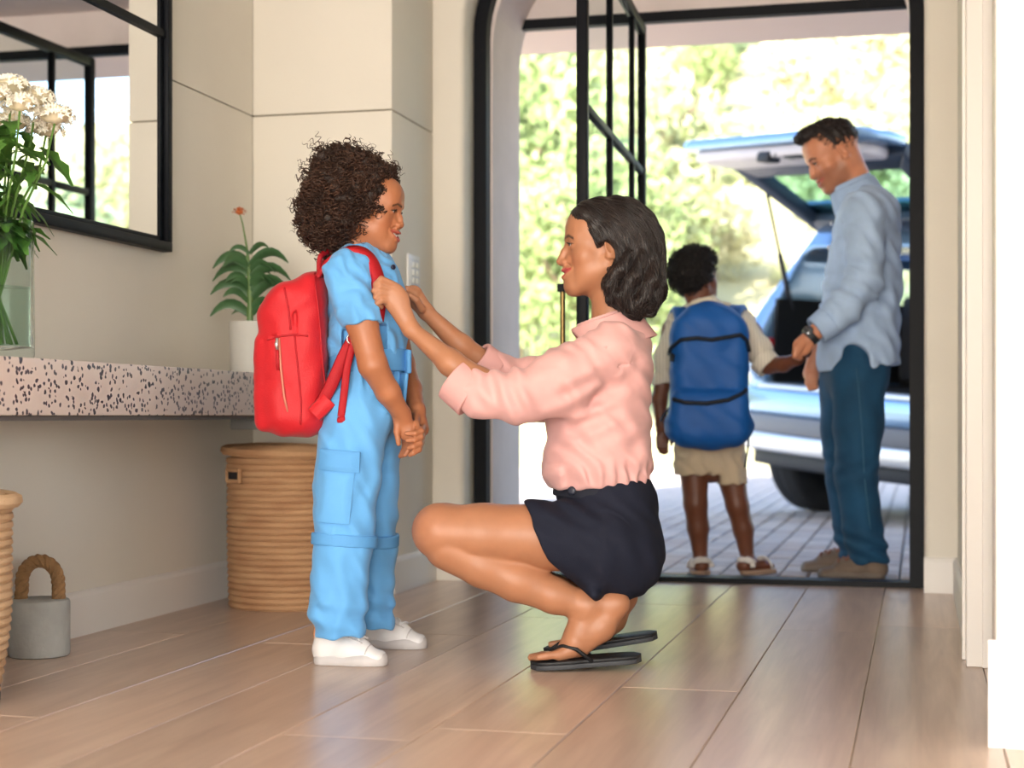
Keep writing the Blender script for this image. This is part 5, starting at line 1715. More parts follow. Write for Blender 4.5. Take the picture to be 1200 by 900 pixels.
for i in range(5):
    f.chain([(o(664, 754, -.032 + .016*i), .0105), (o(640, 757, -.034 + .016*i), .0085)], .006)
V, Q = f.mesh()
C = np.tile(lin(WSKIN), (len(V), 1))
kn = np.exp(-((np.linalg.norm(V - S(505, 620, -.14), axis=1) / .05) ** 2)) * .25
C = C * (1 - kn[:, None]) + lin((170, 100, 72)) * kn[:, None]
w_.body.append((V, Q, C))
f = w_.field([S(640, 380, -.17), S(780, 690, .17)], .009, .04)
f.limb(S(716, 415, 0), S(706, 560, 0), (.075, .12), (.075, .105), .02, (0, 1, 0))
f.limb(S(716, 395, 0), S(718, 420, 0), .052, .06, .02)
f.limb(S(708, 560, 0), S(722, 635, 0), (.075, .11), (.09, .12), .03, (0, 1, 0))
V, Q = f.mesh(); w_.body.append((V, Q, np.tile(lin(WSKIN), (len(V), 1))))
V, Q, C = join_vq(w_.body)
w_.part('body', V, Q, skin_mat('skin_warm'), C=C)

# hair: a smooth wavy bob
f = w_.field([S(660, 225, -.13), S(790, 375, .13)], .0035, .03)
f.ell(S(722, 278, 0), (.110, .097, .1025), 0)
f.ell(S(740, 302, 0), (.085, .098, .100), .03)
f.ell(S(744, 335, 0), (.065, .098, .062), .03)
f.ell(S(730, 342, -.055), (.048, .030, .042), .02)
f.ell(S(726, 325, -.07), (.040, .020, .040), .02)
f.ell(S(692, 256, 0), (.050, .072, .044), .03)
# the face and the neck stay free
f.ell(S(656, 312, 0), (.098, .30, .118), .010, op='sub')
f.ell(S(693, 338, 0), (.046, .30, .085), .010, op='sub')
f.limb(S(700, 330, 0), S(716, 400, 0), .048, .054, .008, op='sub')
f.ell(S(709, 299, -.11), (.030, .065, .038), .006, op='sub')      # the ear shows
f.ell(S(709, 299, .11), (.030, .065, .038), .006, op='sub')
for pts in ([(738, 298, -.098), (726, 316, -.104), (713, 334, -.100), (716, 350, -.094), (726, 358, -.090)], [(752, 300, -.097), (742, 325, -.104), (728, 345, -.102), (736, 362, -.09)],
            [(766, 305, -.075), (762, 330, -.090), (750, 352, -.092), (742, 366, -.085)], [(772, 310, -.03), (772, 335, -.05), (762, 356, -.06), (748, 368, -.06)], [(775, 315, .03), (774, 340, .03), (760, 362, .03)]):
    f.chain([(S(*p), r) for p, r in zip(pts, (.010, .015, .016, .012, .006))], .008)
f.warp(folds((.0018, (1, .2, .25), .038, (0, 0, 1), .13, 1.2)))
V0, Q0 = f.mesh()
WHAIR = mat('dark_bob_hair', (34, 27, 26), .36, noise=.3, scale=30, bump=.25, bscale=200, spec=.45, stretch=(3, 3, .5))
hair = w_.part('hair', V0, Q0, WHAIR)
crown = S(708, 240, 0)
zr = lambda y: S(700, y)[2]
def flow(P):
    d = np.zeros_like(P)
    t = np.clip((zr(262) - P[:, 2]) / .05, 0, 1)
    d[:, 0] = .95 * (1 - t) + .22 * t
    d[:, 1] = np.sign(P[:, 1]) * (.35 * (1 - t))
    d[:, 2] = -.75 * (1 - t) - 1.0 * t
    # lower tips turn in and forward
    q = np.clip((zr(330) - P[:, 2]) / .04, 0, 1)
    d[:, 0] += .25 * q * np.sin((P[:, 1] * 60))
    return d
st_pts = surf_points(V0, Q0, 1700, 3, lambda C: (C[:, 2] > zr(330)) * 1.0)
sv1 = strand_mesh(f, st_pts, flow, 22, .0055, .0010, .0010, .0016, 45, 3, 3, .002)
lo_pts = surf_points(V0, Q0, 700, 7, lambda C: ((C[:, 2] < zr(318)) & (C[:, 0] > S(712, 0)[0])) * 1.0)
sv2 = strand_mesh(f, lo_pts, flow, 14, .005, .0018, .0012, .003, 40, 11, 3, .006, .35)
V, Q, _ = join_vq([sv1, sv2])
w_.part('hair_strands', V, Q, mat('bob_strands', (42, 33, 31), .42, noise=.35, scale=25, spec=.45), hair, kind='stuff')

# shirt
f = w_.field([S(500, 365, -.26), S(775, 580, .26)], .004, .02)
f.limb(S(718, 425, 0), S(704, 500, 0), (.088, .145), (.118, .150), 0, (0, 1, 0))
f.limb(S(704, 500, 0), S(697, 545, 0), (.122, .150), (.128, .150), .03, (0, 1, 0))
f.limb(S(697, 545, 0), S(704, 570, 0), (.122, .145), (.108, .130), .03, (0, 1, 0))
f.ell(S(664, 470, 0), (.058, .125, .075), .04)
f.limb(S(717, 404, -.125), S(720, 404, .125), .052, .052, .05)
f.limb(S(712, 388, 0), S(717, 412, 0), .058, .075, .03)
f.ell(S(742, 430, 0), (.042, .13, .10), .04)
f.ell(S(745, 540, 0), (.036, .12, .06), .03)
# near sleeve and far sleeve
f.chain([(S(716, 410, -.125), .064), (S(662, 440, -.165), .062), (S(606, 464, -.185), .056), (S(563, 462, -.17), .052), (S(540, 450, -.155), .047)], .02, .03)
f.chain([(S(716, 408, .125), .062), (S(662, 434, .155), .058), (S(612, 448, .165), .054), (S(578, 436, .14), .048), (S(562, 424, .125), .045)], .02, .03)
f.limb(S(600, 474, -.185), S(668, 466, -.150), .040, .050, .03)
f.limb(S(598, 480, .150), S(640, 478, .14), .034, .04, .03)
cutd = S(483, 387, -.115) - S(560, 448, -.165)
f.cut(S(543, 456, -.158), cutd, .003, lo=S(490, 520, -.30), hi=S(580, 400, -.05))
f.cut(S(566, 428, .130), S(500, 366, .065) - S(572, 430, .135), .003, lo=S(490, 520, .05), hi=S(590, 380, .30))
f.cut(S(704, 570, 0), (.06, 0, -1), .008)
f.limb(S(712, 384, 0), S(706, 360, 0), .050, .058, .006, op='sub')
f.warp(folds((.0022, (.5, .2, 1), .055, (1, 0, 0), .20, 1.6), (.0020, (1, 0, .55), .05, (0, .4, 1), .22, 1.5)))
za = S(0, 556)[2]
f.warp(lambda X, Y, Z: .0055 * np.sin(2 * math.pi * (X * .9 + .5 * Y + .25 * Z) / .034) * np.clip(1 - np.abs(Z - za) / .045, 0, 1))
ax_, ay_, az_ = S(690, 465, -.14)
f.warp(lambda X, Y, Z: .006 * np.sin(2 * math.pi * (Z * .9 - X * .45) / .048) * np.exp(-((X - ax_) ** 2 + (Z - az_ + .02) ** 2) / .008))
ex, ey, ez = S(590, 458, -.18)
f.warp(lambda X, Y, Z: .0055 * np.sin(2 * math.pi * (X * .95 + Z * .35) / .045) * np.exp(-((X - ex) ** 2 + (Z - ez) ** 2) / .006))
# yoke seam and shoulder seam
f.chain([(S(752, 422, -.145), .0022), (S(728, 428, -.168), .0022), (S(712, 432, -.175), .0022)], .003, op='sub')
f.chain([(S(700, 392, -.12), .002), (S(712, 410, -.20), .002), (S(716, 440, -.215), .002), (S(706, 470, -.20), .002)], .003, op='sub')
V, Q = f.mesh(); sh = w_.part('shirt', V, Q, PINK)
ring_part(w_, 'collar', S(716, 402, 0), S(705, 370, 0), .080, .066, .008, PINK, sh, el=1.0)
ring_part(w_, 'collar_fall', S(719, 410, 0), S(707, 373, 0), .117, .085, .014, PINK2, sh, cuts=((S(680, 400, 0), (-1, 0, -.9)),), el=1.0)
f = w_.field([S(735, 378, -.1), S(760, 400, .1)], .003, .02)
ring_part(w_, 'cuff', S(556, 464, -.163), S(531, 444, -.150), .0600, .0555, .014, PINK2, sh, axis=(0, 1, 0))
ring_part(w_, 'cuff', S(577, 436, .138), S(558, 420, .122), .055, .051, .012, PINK2, sh)
# shorts
f = w_.field([S(600, 550, -.26), S(785, 715, .26)], .004, .02)
f.limb(S(706, 562, 0), S(712, 590, 0), (.114, .135), (.125, .150), 0, (0, 1, 0))
f.ell(S(716, 638, 0), (.130, .185, .125), .04)
f.ell(S(684, 600, 0), (.074, .150, .050), .03)
f.ell(S(722, 655, -.06), (.116, .115, .105), .03)
f.ell(S(722, 655, .06), (.116, .115, .105), .03)
f.limb(S(700, 640, -.115), S(628, 627, -.122), .100, .088, .03)
f.limb(S(706, 640, .10), S(634, 624, .108), .098, .086, .03)
f.limb(S(700, 668, -.11), S(694, 694, -.13), (.045, .085), (.022, .065), .03, (0, 1, 0))
f.cut(S(630, 625, 0), unit(np.array([-(650-592), 0, (617-640)*1.0])) , .003)
f.cut(S(672, 678, 0), unit(np.array([-(705-650)*1.0, 0, -(703-640)*1.0])), .004)
f.limb(S(700, 560, 0), S(700, 520, 0), (.095, .12), (.095, .12), .004, (0, 1, 0), op='sub')
f.cut(S(706, 564, 0), (-.07, 0, 1), .003)
f.warp(folds((.0018, (.8, .3, .5), .06, (0, 0, 1), .2, 1.3)))
hx_, hy_, hz_ = S(668, 600, -.18)
f.warp(lambda X, Y, Z: .006 * np.sin(2 * math.pi * (X * .55 + Z * .9) / .05) * np.exp(-((X - hx_) ** 2 + (Z - hz_) ** 2) / .004))
f.chain([(S(688, 592, -.19), .003), (S(700, 612, -.215), .003), (S(716, 622, -.215), .003)], .004, op='sub')
V, Q = f.mesh(); so = w_.part('shorts', V, Q, NAVY)
ring_part(w_, 'waistband', S(704, 583, 0), S(705, 563, 0), .122, .120, .012, mat('navy_band', (24, 27, 40), .85, bump=.1, bscale=400), so, el=1.14, h=.004)
mb = MB().lathe([(.0, -.004), (.010, -.003), (.011, .001), (.006, .003), (.0, .0028)], 14)
w_.part('button', np.array(mb.v) @ (rot3('Z', -25) @ rot3('X', 90)).T + S(670, 575, -.1185), mb.f, mat('navy_button', (40, 44, 58), .4), so)
# flip-flops: sole, Y strap
BLKR = mat('black_rubber', (22, 23, 26), .55, noise=.1, scale=20, bump=.15, bscale=150)
GRYR = mat('dark_grey_foam', (52, 54, 58), .6)
def flipflop(toe, heel, dep, w, name_l):
    """toe and heel: pixel points of the underside; dep: depth offset"""
    a, b = S(toe[0], toe[1], dep), S(heel[0], heel[1], dep)
    d = unit(b - a); up = unit(np.array([0, 0, 1.0]) - d * d[2]); sd = np.cross(up, d); L = np.linalg.norm(b - a)
    R = np.stack([d, sd, up], axis=1)
    parts = []
    for (z0, z1, m, nm) in ((0.0, .012, GRYR, 'sole'), (.0122, .020, BLKR, 'footbed')):
        mb = MB(); n = 20; out = []
        for i in range(n + 1):
            t = i / n; ww = w * (.40 + .13 * math.sin(math.pi * (t * .8 + .12)) - .06 * math.sin(math.pi * t) * (t > .4)) * math.sqrt(max(0, 1 - (2*t - 1) ** 10)) * (1 if 0 < t < 1 else .35)
            out.append((t * L, ww))
        poly = [(x, y) for x, y in out] + [(x, -y) for x, y in reversed(out)]
        mb.prism(poly, 'z', z0, z1)
        parts.append((nm, mb, m))
    root = None
    for nm, mb, m in parts:
        mb.v = [tuple(p) for p in xform(np.array(mb.v), a, R)]
        o_ = mb.build('flip_flop' if root is None else nm, m, w_.root if root is None else root, bevel=.002)
        root = root or o_
    pk = lambda x, y, z: R @ np.array([x, y, z]) + a
    for s_ in (-1, 1):
        mb = MB().tube([pk(L*.16, .004, .018), pk(L*.20, .006*s_, .045), pk(L*.30, .034*s_, .056), pk(L*.42, .043*s_, .046), pk(L*.55, .043*s_, .014)], [(.004, .006), (.0045, .008), (.0045, .011), (.005, .010), (.005, .007)], 8)
        w_.part('strap', np.array(mb.v), mb.f, BLKR, root)
flipflop((622, 784), (752, 775), -.115, .098, 'near')
flipflop((638, 768), (771, 748), .10, .098, 'far')
# ================================================================ man in the blue linen shirt
LINEN = mat('blue_grey_linen', (170, 194, 226), .85, noise=.08, scale=14, bump=.25, bscale=300, sheen=.1)
LINEN2 = mat('blue_grey_linen_seam', (162, 186, 220), .85, noise=.08, scale=14, bump=.2, bscale=300)
DENIM = mat('blue_denim', (20, 66, 98), .85, noise=.25, scale=7, bump=.3, bscale=260)
MSKIN = (202, 136, 104)
m_ = Person('person in a pale blue linen shirt and jeans looking down beside the car', 6.27, 1005, None)
S = m_.S
pit = math.radians(31)
R_h = head_axes((-math.cos(pit), -.06, -math.sin(pit)))
make_head(m_, S(976, 179, 0), R_h, 1.12, MSKIN, (178, 96, 84), (34, 26, 24), S(1010, 236, 0), .058, smile=.8, open_m=.5, stubble=(74, 50, 40), nose=1.1, h=.003, gaze=(0, 1, -.1))
f = m_.field([S(925, 230, -.33), S(1040, 470, .3)], .0045, .04)
f.chain([(S(1014, 248, -.19), .052), (S(1012, 330, -.235), .043), (S(985, 365, -.25), .036), (S(957, 388, -.255), .027)], .01, .015)
f.limb(S(957, 388, -.255), S(940, 406, -.25), (.027, .02), (.036, .018), .015, (0, 1, 0))
for i in range(4):
    f.chain([(S(941 - 1.4*i, 402 + 2.4*i, -.262), .0115), (S(933 - .5*i, 408 + 3.0*i, -.272), .0105), (S(934 + 1.2*i, 414 + 2.0*i, -.245), .0095)], .008, .003)
f.chain([(S(946, 398, -.225), .013), (S(938, 404, -.205), .0115), (S(934, 411, -.205), .0095)], .01, .004)
f.chain([(S(1000, 248, .19), .05), (S(985, 330, .22), .04), (S(962, 400, .18), .033), (S(955, 420, .17), .026)], .01, .015)
f.limb(S(955, 420, .17), S(951, 438, .165), (.030, .02), (.034, .018), .015, (0, 1, 0))
for i in range(4): f.chain([(S(947 + 3*i, 438 + .5*i, .15), .0115), (S(946 + 3*i, 449 + .5*i, .148), .010), (S(949 + 2.5*i, 456 - .5*i, .15), .009)], .008, .003)
V, Q = f.mesh(); m_.body.append((V, Q, np.tile(lin(MSKIN), (len(V), 1))))
f = m_.field([S(960, 215, -.2), S(1050, 665, .2)], .014, .05)
f.limb(S(1014, 250, 0), S(1008, 380, 0), (.09, .14), (.09, .13), .02, (0, 1, 0))
f.limb(S(1010, 230, 0), S(1014, 260, 0), .06, .08, .02)
for dd in (-.09, .09): f.chain([(S(1004, 430, dd*.8), .06), (S(1002, 545, dd), .05), (S(1012, 645, dd), .035)], .03)
V, Q = f.mesh(); m_.body.append((V, Q, np.tile(lin(MSKIN), (len(V), 1))))
V, Q, C = join_vq(m_.body); m_.part('body', V, Q, skin_mat('skin_warm'), C=C)
# hair: short, swept forward
toW = lambda p: R_h @ (np.asarray(p) * 1.12) + S(976, 179, 0)
f = m_.field([toW((-.12, -.14, -.1)), toW((.12, .14, .2)), toW((.12, -.14, -.1)), toW((-.12, .14, .2))], .0045, .01)
f.ell(toW((0, -.014, .036)), (.084, .104, .088), 0, R_h)
f.ell(toW((0, .045, .098)), (.062, .052, .026), .02, R_h)
f.ell(toW((0, .075, -.030)), (.12, .075, .098), .008, R_h, op='sub')
f.ell(toW((0, .02, -.055)), (.12, .050, .055), .010, R_h, op='sub')
f.ell(toW((0, -.02, -.115)), (.12, .14, .055), .012, R_h, op='sub')
f.warp(folds((.0025, (1, .4, .8), .03, (0, 1, 0), .09, 1.2)))
V0, Q0 = f.mesh(); MH = mat('short_dark_hair', (38, 32, 32), .5, noise=.3, scale=30, bump=.4, bscale=160)
hair = m_.part('hair', V0, Q0, MH)
fwv = R_h[:, 1]
sv = strand_mesh(f, surf_points(V0, Q0, 700, 2), lambda P: np.tile(fwv * 1.0 + np.array([0, 0, -.15]), (len(P), 1)), 8, .006, .003, .0016, 0, 1, 4, 3, .004)
m_.part('hair_strands', *sv, mat('short_strands', (44, 36, 34), .45), hair, kind='stuff')
# shirt
f = m_.field([S(940, 205, -.34), S(1062, 440, .32)], .0065, .03)
f.limb(S(1016, 256, 0), S(1011, 330, 0), (.122, .185), (.140, .180), 0, (0, 1, 0))
f.limb(S(1011, 330, 0), S(1005, 425, 0), (.140, .180), (.158, .190), .03, (0, 1, 0))
f.limb(S(1012, 248, -.165), S(1016, 248, .165), .072, .072, .06)
f.limb(S(1008, 226, 0), S(1014, 250, 0), .07, .10, .04)
f.chain([(S(1014, 252, -.18), .078), (S(1013, 328, -.232), .067), (S(988, 362, -.248), .060), (S(965, 381, -.254), .050)], .03, .03)
f.chain([(S(1004, 252, .18), .075), (S(988, 330, .21), .062), (S(965, 398, .18), .05)], .03, .03)
f.cut(S(962, 384, -.255), S(940, 400, -.25) - S(985, 365, -.25), .004, lo=S(900, 450, -.4), hi=S(985, 355, -.14))
# curved shirt tail
f.cut(S(1005, 432, 0), (.12, 0, -1), .004)
f.ell(S(1003, 428, -.20), (.062, .12, .085), .008, op='sub')
f.limb(S(1000, 222, 0), S(992, 205, 0), .060, .075, .006, op='sub')
f.warp(folds((.0045, (1, .2, .35), .085, (0, 0, 1), .30, 1.6), (.003, (.7, .2, 1), .07, (1, 0, -.4), .25, 1.5)))
ex, ey, ez = S(1008, 338, -.24)
f.warp(lambda X, Y, Z: .007 * np.sin(2 * math.pi * (X * .5 + Z) / .06) * np.exp(-((X - ex) ** 2 + (Z - ez) ** 2) / .012))
V, Q = f.mesh(); sh = m_.part('shirt', V, Q, LINEN)
ring_part(m_, 'collar', S(1008, 240, 0), S(996, 212, 0), .095, .082, .012, LINEN2, sh, h=.005)
ring_part(m_, 'collar_fall', S(1011, 246, 0), S(998, 216, 0), .112, .090, .010, LINEN2, sh, h=.005, cuts=((S(972, 236, 0), (-1, 0, -.6)),))
ring_part(m_, 'cuff', S(972, 376, -.252), S(956, 388, -.256), .060, .054, .016, LINEN2, sh, h=.004)
for (x, y) in ((968, 262), (965, 290)):
    mb = MB().lathe([(.0, -.004), (.008, -.003), (.008, .002), (.0, .003)], 10)
    m_.part('button', np.array(mb.v) @ (rot3('Z', 60) @ rot3('X', 90)).T + S(x + 6, y, -.09), mb.f, mat('shirt_button', (214, 218, 226), .4), sh)
# watch
wt = ring_part(m_, 'watch', S(953, 391, -.255), S(947, 397, -.253), .0355, .0345, .006, mat('watch_strap', (30, 32, 36), .5), None, h=.003)
mb = MB().lathe([(.0, 0), (.019, 0), (.020, .004), (.018, .009), (.0, .0095)], 18)
m_.part('watch_face', np.array(mb.v) @ (rot3('Y', -35) @ rot3('X', 62)).T + S(947, 388, -.282), mb.f, mat('watch_case', (120, 124, 130), .2, metal=.8), wt)
# jeans
f = m_.field([S(950, 395, -.25), S(1055, 662, .25)], .0065, .03)
f.limb(S(1004, 405, 0), S(1003, 440, 0), (.125, .165), (.125, .175), 0, (0, 1, 0))
f.chain([(S(1006, 440, -.085), .105), (S(1006, 500, -.092), .092), (S(1004, 560, -.095), .080), (S(1010, 620, -.09), .074), (S(1018, 655, -.085), .076)], .03, .02)
f.chain([(S(992, 440, .085), .105), (S(988, 500, .09), .088), (S(990, 560, .09), .074), (S(998, 620, .085), .066), (S(1004, 650, .085), .068)], .03, .02)
f.cut(S(1015, 657, 0), (0, 0, -1), .004)
f.warp(folds((.003, (1, .3, .2), .09, (0, 0, 1), .3, 1.2)))
zk = S(0, 640)[2]; zk2 = S(0, 545)[2]
f.warp(lambda X, Y, Z: .009 * np.sin(2 * math.pi * (Z + .4 * X) / .06) * np.clip(1 - np.abs(Z - zk) / .09, 0, 1) + .004 * np.sin(2 * math.pi * (Z - .5 * X) / .06) * np.clip(1 - np.abs(Z - zk2) / .09, 0, 1))
V, Q = f.mesh(); jn = m_.part('jeans', V, Q, DENIM)
mb = MB().tube([S(1004, 432, -.192), S(1010, 500, -.186), S(1013, 560, -.176), S(1020, 620, -.166)], .0025, 5)
m_.part('side_seam', np.array(mb.v), mb.f, mat('denim_thread', (58, 100, 126), .8), jn)
SUED = mat('grey_suede', (112, 96, 84), .9, noise=.1, scale=20, bump=.2, bscale=200)
GSOL = mat('brown_sole', (112, 100, 90), .7)
shoe_at(m_, 1043, 678, 176, .285, .105, .098, SUED, GSOL, mat('brown_lace', (130, 84, 66), .8), None, name='shoe')
shoe_at(m_, 1020, 670, 172, .285, .105, .098, SUED, GSOL, mat('brown_lace', (130, 84, 66)), None, name='shoe')
# ================================================================ boy with the blue backpack
CREAM_S = mat('cream_shirt', (226, 214, 192), .85, noise=.04, scale=10, bump=.15, bscale=300)
def striped(name, c1, c2, sc_):
    m = bpy.data.materials.new(name); m.use_nodes = True; t = m.node_tree; b = t.nodes['Principled BSDF']
    tc = t.nodes.new('ShaderNodeTexCoord'); wv = t.nodes.new('ShaderNodeTexWave'); wv.wave_type = 'BANDS'; wv.bands_direction = 'X'
    wv.inputs['Scale'].default_value = sc_; wv.inputs['Distortion'].default_value = .6; wv.inputs['Detail'].default_value = 0
    t.links.new(tc.outputs['Object'], wv.inputs[0]); mx = t.nodes.new('ShaderNodeMix'); mx.data_type = 'RGBA'
    rp = t.nodes.new('ShaderNodeMapRange'); rp.inputs[1].default_value = .72; rp.inputs[2].default_value = .9
    t.links.new(wv.outputs[1], rp.inputs[0]); t.links.new(rp.outputs[0], mx.inputs['Factor'])
    mx.inputs['A'].default_value = srgb(*c1); mx.inputs['B'].default_value = srgb(*c2); t.links.new(mx.outputs['Result'], b.inputs['Base Color']); b.inputs['Roughness'].default_value = .85
    return m
STR = striped('striped_cream', (230, 221, 203), (200, 190, 172), 26.0)
KHA = mat('khaki_cotton', (206, 186, 158), .85, noise=.05, scale=8, bump=.15, bscale=300)
BSKIN = (112, 66, 46)
b_ = Person('person seen from behind in a cream shirt and khaki shorts in the doorway', 6.36, 835, None)
S = b_.S
R_h = head_axes((.74, .60, .20))
ho = S(815, 327, 0)
make_head(b_, ho, R_h, .90, BSKIN, (120, 60, 52), (24, 16, 14), S(824, 366, 0), .048, smile=.3, open_m=0, child=True, h=.003)
f = b_.field([S(765, 360, -.2), S(950, 530, .1)], .0042, .04)
f.chain([(S(788, 385, 0), .042), (S(778, 440, -.01), .034), (S(773, 468, -.02), .030), (S(775, 498, -.03), .022)], .01, .014)
f.limb(S(775, 498, -.03), S(777, 513, -.035), (.022, .014), (.026, .012), .012, (0, 1, 0))
for i in range(4): f.chain([(S(771 + 3.6*i, 513 + (i in (1, 2)), -.035), .0085), (S(771 + 3.4*i, 523 + 1.5*(i in (1, 2)), -.04), .0075), (S(774 + 2.6*i, 530 + 1.5*(i in (1, 2)), -.035), .0065)], .006, .002)
f.chain([(S(782, 504, -.05), .0095), (S(787, 513, -.055), .008), (S(787, 521, -.05), .007)], .008, .004)
f.chain([(S(880, 388, 0), .042), (S(900, 428, -.06), .034), (S(918, 427, -.12), .029), (S(934, 421, -.18), .022)], .01, .014)
f.limb(S(934, 421, -.18), S(943, 411, -.20), (.022, .016), (.025, .015), .012, (0, 1, 0))
for i in range(4): f.chain([(S(944 + .8*i, 408 + 3*i, -.21), .0085), (S(950 - .5*i, 405 + 3*i, -.235), .0078), (S(946 - .8*i, 404 + 3*i, -.275), .0068)], .006, .003)
V, Q = f.mesh(); b_.body.append((V, Q, np.tile(lin(BSKIN), (len(V), 1))))
f = b_.field([S(790, 535, -.1), S(890, 680, .1)], .0042, .04)
f.chain([(S(813, 540, 0), .062), (S(815, 590, -.015), .046), (S(818, 618, .0), .042), (S(821, 655, .01), .027)], .02, .015)
f.chain([(S(853, 540, 0), .062), (S(864, 592, -.015), .044), (S(871, 620, .0), .040), (S(876, 655, .01), .026)], .02, .015)
fz = .018
def footb(x, y, dx, dy):
    a = S(x, y, .0); h_ = np.array([a[0] - dx*.25, -.02 - dy*.1, .035]); t_ = np.array([a[0] + dx, -.02 + dy, .028])
    f.limb(S(x, y - 8, .01), h_, .027, .026, .015); f.limb(h_, t_, .025, .018, .02)
    for i in range(5):
        sd = np.array([dy, -dx, 0]) / math.hypot(dx, dy)
        p = t_ + sd * (-.022 + .011*i); f.limb(p, p + np.array([dx, dy, 0]) / math.hypot(dx, dy) * (.028 - .003*i) + np.array([0, 0, -.006]), .009, .007, .006)
footb(821, 664, .00, .12); footb(877, 664, .085, .07)
V, Q = f.mesh(); b_.body.append((V, Q, np.tile(lin(BSKIN), (len(V), 1))))
f = b_.field([S(785, 350, -.12), S(885, 545, .12)], .012, .05)
f.limb(S(832, 385, 0), S(832, 480, 0), (.11, .07), (.10, .07), .02, (0, 1, 0)); f.limb(S(824, 360, 0), S(830, 385, 0), .05, .06, .02)
f.limb(S(832, 480, 0), S(832, 535, 0), (.10, .07), (.105, .075), .03, (0, 1, 0))
V, Q = f.mesh(); b_.body.append((V, Q, np.tile(lin(BSKIN), (len(V), 1))))
V, Q, C = join_vq(b_.body); b_.part('body', V, Q, skin_mat('skin_warm'), C=C)
toB = lambda p: R_h @ (np.asarray(p) * .90) + ho
f = b_.field([toB((sx_*.13, sy_*.14, sz_)) for sx_ in (-1, 1) for sy_ in (-1, 1) for sz_ in (-.12, .19)], .0045, .01)
f.ell(toB((0, -.018, .036)), (.081, .102, .092), 0, R_h)
f.ell(toB((0, .035, .080)), (.062, .060, .042), .03, R_h)
f.ell(toB((0, .085, -.040)), (.12, .075, .090), .008, R_h, op='sub')
f.ell(toB((0, .012, -.075)), (.12, .050, .066), .010, R_h, op='sub')
f.ell(toB((0, -.03, -.130)), (.12, .14, .060), .012, R_h, op='sub')
V0, Q0 = f.mesh(); BH_ = mat('short_curly_hair', (26, 22, 22), .7, noise=.3, scale=40, bump=.8, bscale=160)
hair = b_.part('hair', V0, Q0, BH_)
cv = curls(f, surf_points(V0, Q0, 1100, 6), .0050, 1.8, .010, .0014, 7, 3, .0, 7)
b_.part('hair_curls', *cv, mat('black_curls', (32, 26, 25), .6), hair, kind='stuff')
# shirt
f = b_.field([S(765, 345, -.2), S(915, 530, .16)], .0055, .03)
f.limb(S(832, 392, 0), S(832, 515, 0), (.140, .095), (.135, .10), 0, (0, 1, 0))
f.limb(S(800, 378, 0), S(866, 378, 0), .050, .050, .05)
f.limb(S(824, 358, 0), S(829, 380, 0), .056, .07, .03)
f.chain([(S(795, 384, 0), .058), (S(784, 415, -.008), .052), (S(779, 448, -.012), .048)], .03, .02)
f.chain([(S(870, 384, 0), .058), (S(888, 410, -.04), .052), (S(901, 428, -.065), .048)], .03, .02)
f.cut(S(779, 450, -.012), (0, 0, -1), .003, lo=S(755, 520, -.2), hi=S(795.5, 440, .2))
f.cut(S(896, 426, -.06), (.85, -.3, -.45), .003, lo=S(876, 480, -.3), hi=S(930, 385, .1))
f.cut(S(832, 522, 0), (0, 0, -1), .004)
f.limb(S(822, 352, 0), S(818, 338, 0), .045, .06, .005, op='sub')
f.warp(folds((.003, (1, .2, .4), .06, (0, 0, 1), .2, 1.4)))
V, Q = f.mesh(); sh = b_.part('shirt', V, Q, STR)
ring_part(b_, 'collar', S(826, 370, 0), S(821, 350, 0), .064, .057, .010, CREAM_S, sh, h=.004)
ring_part(b_, 'sleeve_cuff', S(892, 420, -.05), S(902, 430, -.068), .056, .053, .012, STR, sh, h=.004)
# shorts
f = b_.field([S(780, 505, -.16), S(885, 575, .16)], .0055, .03)
f.limb(S(832, 518, 0), S(832, 535, 0), (.138, .10), (.138, .105), 0, (0, 1, 0))
f.limb(S(811, 535, 0), S(811, 575, -.005), (.068, .085), (.074, .082), .02, (0, 1, 0))
f.limb(S(853, 535, 0), S(855, 580, -.005), (.068, .085), (.070, .082), .02, (0, 1, 0))
f.cut(S(810, 556, 0), (0, 0, -1), .003, lo=S(770, 620, -.2), hi=S(832, 530, .2))
f.cut(S(855, 567, 0), (.02, 0, -1), .003, lo=S(832.5, 620, -.2), hi=S(900, 530, .2))
f.limb(S(832, 552, -.1), S(832, 580, .1), .006, .008, .01, op='sub')
f.warp(folds((.003, (1, .2, .2), .05, (0, 0, 1), .14, 1.4)))
V, Q = f.mesh(); b_.part('shorts', V, Q, KHA)
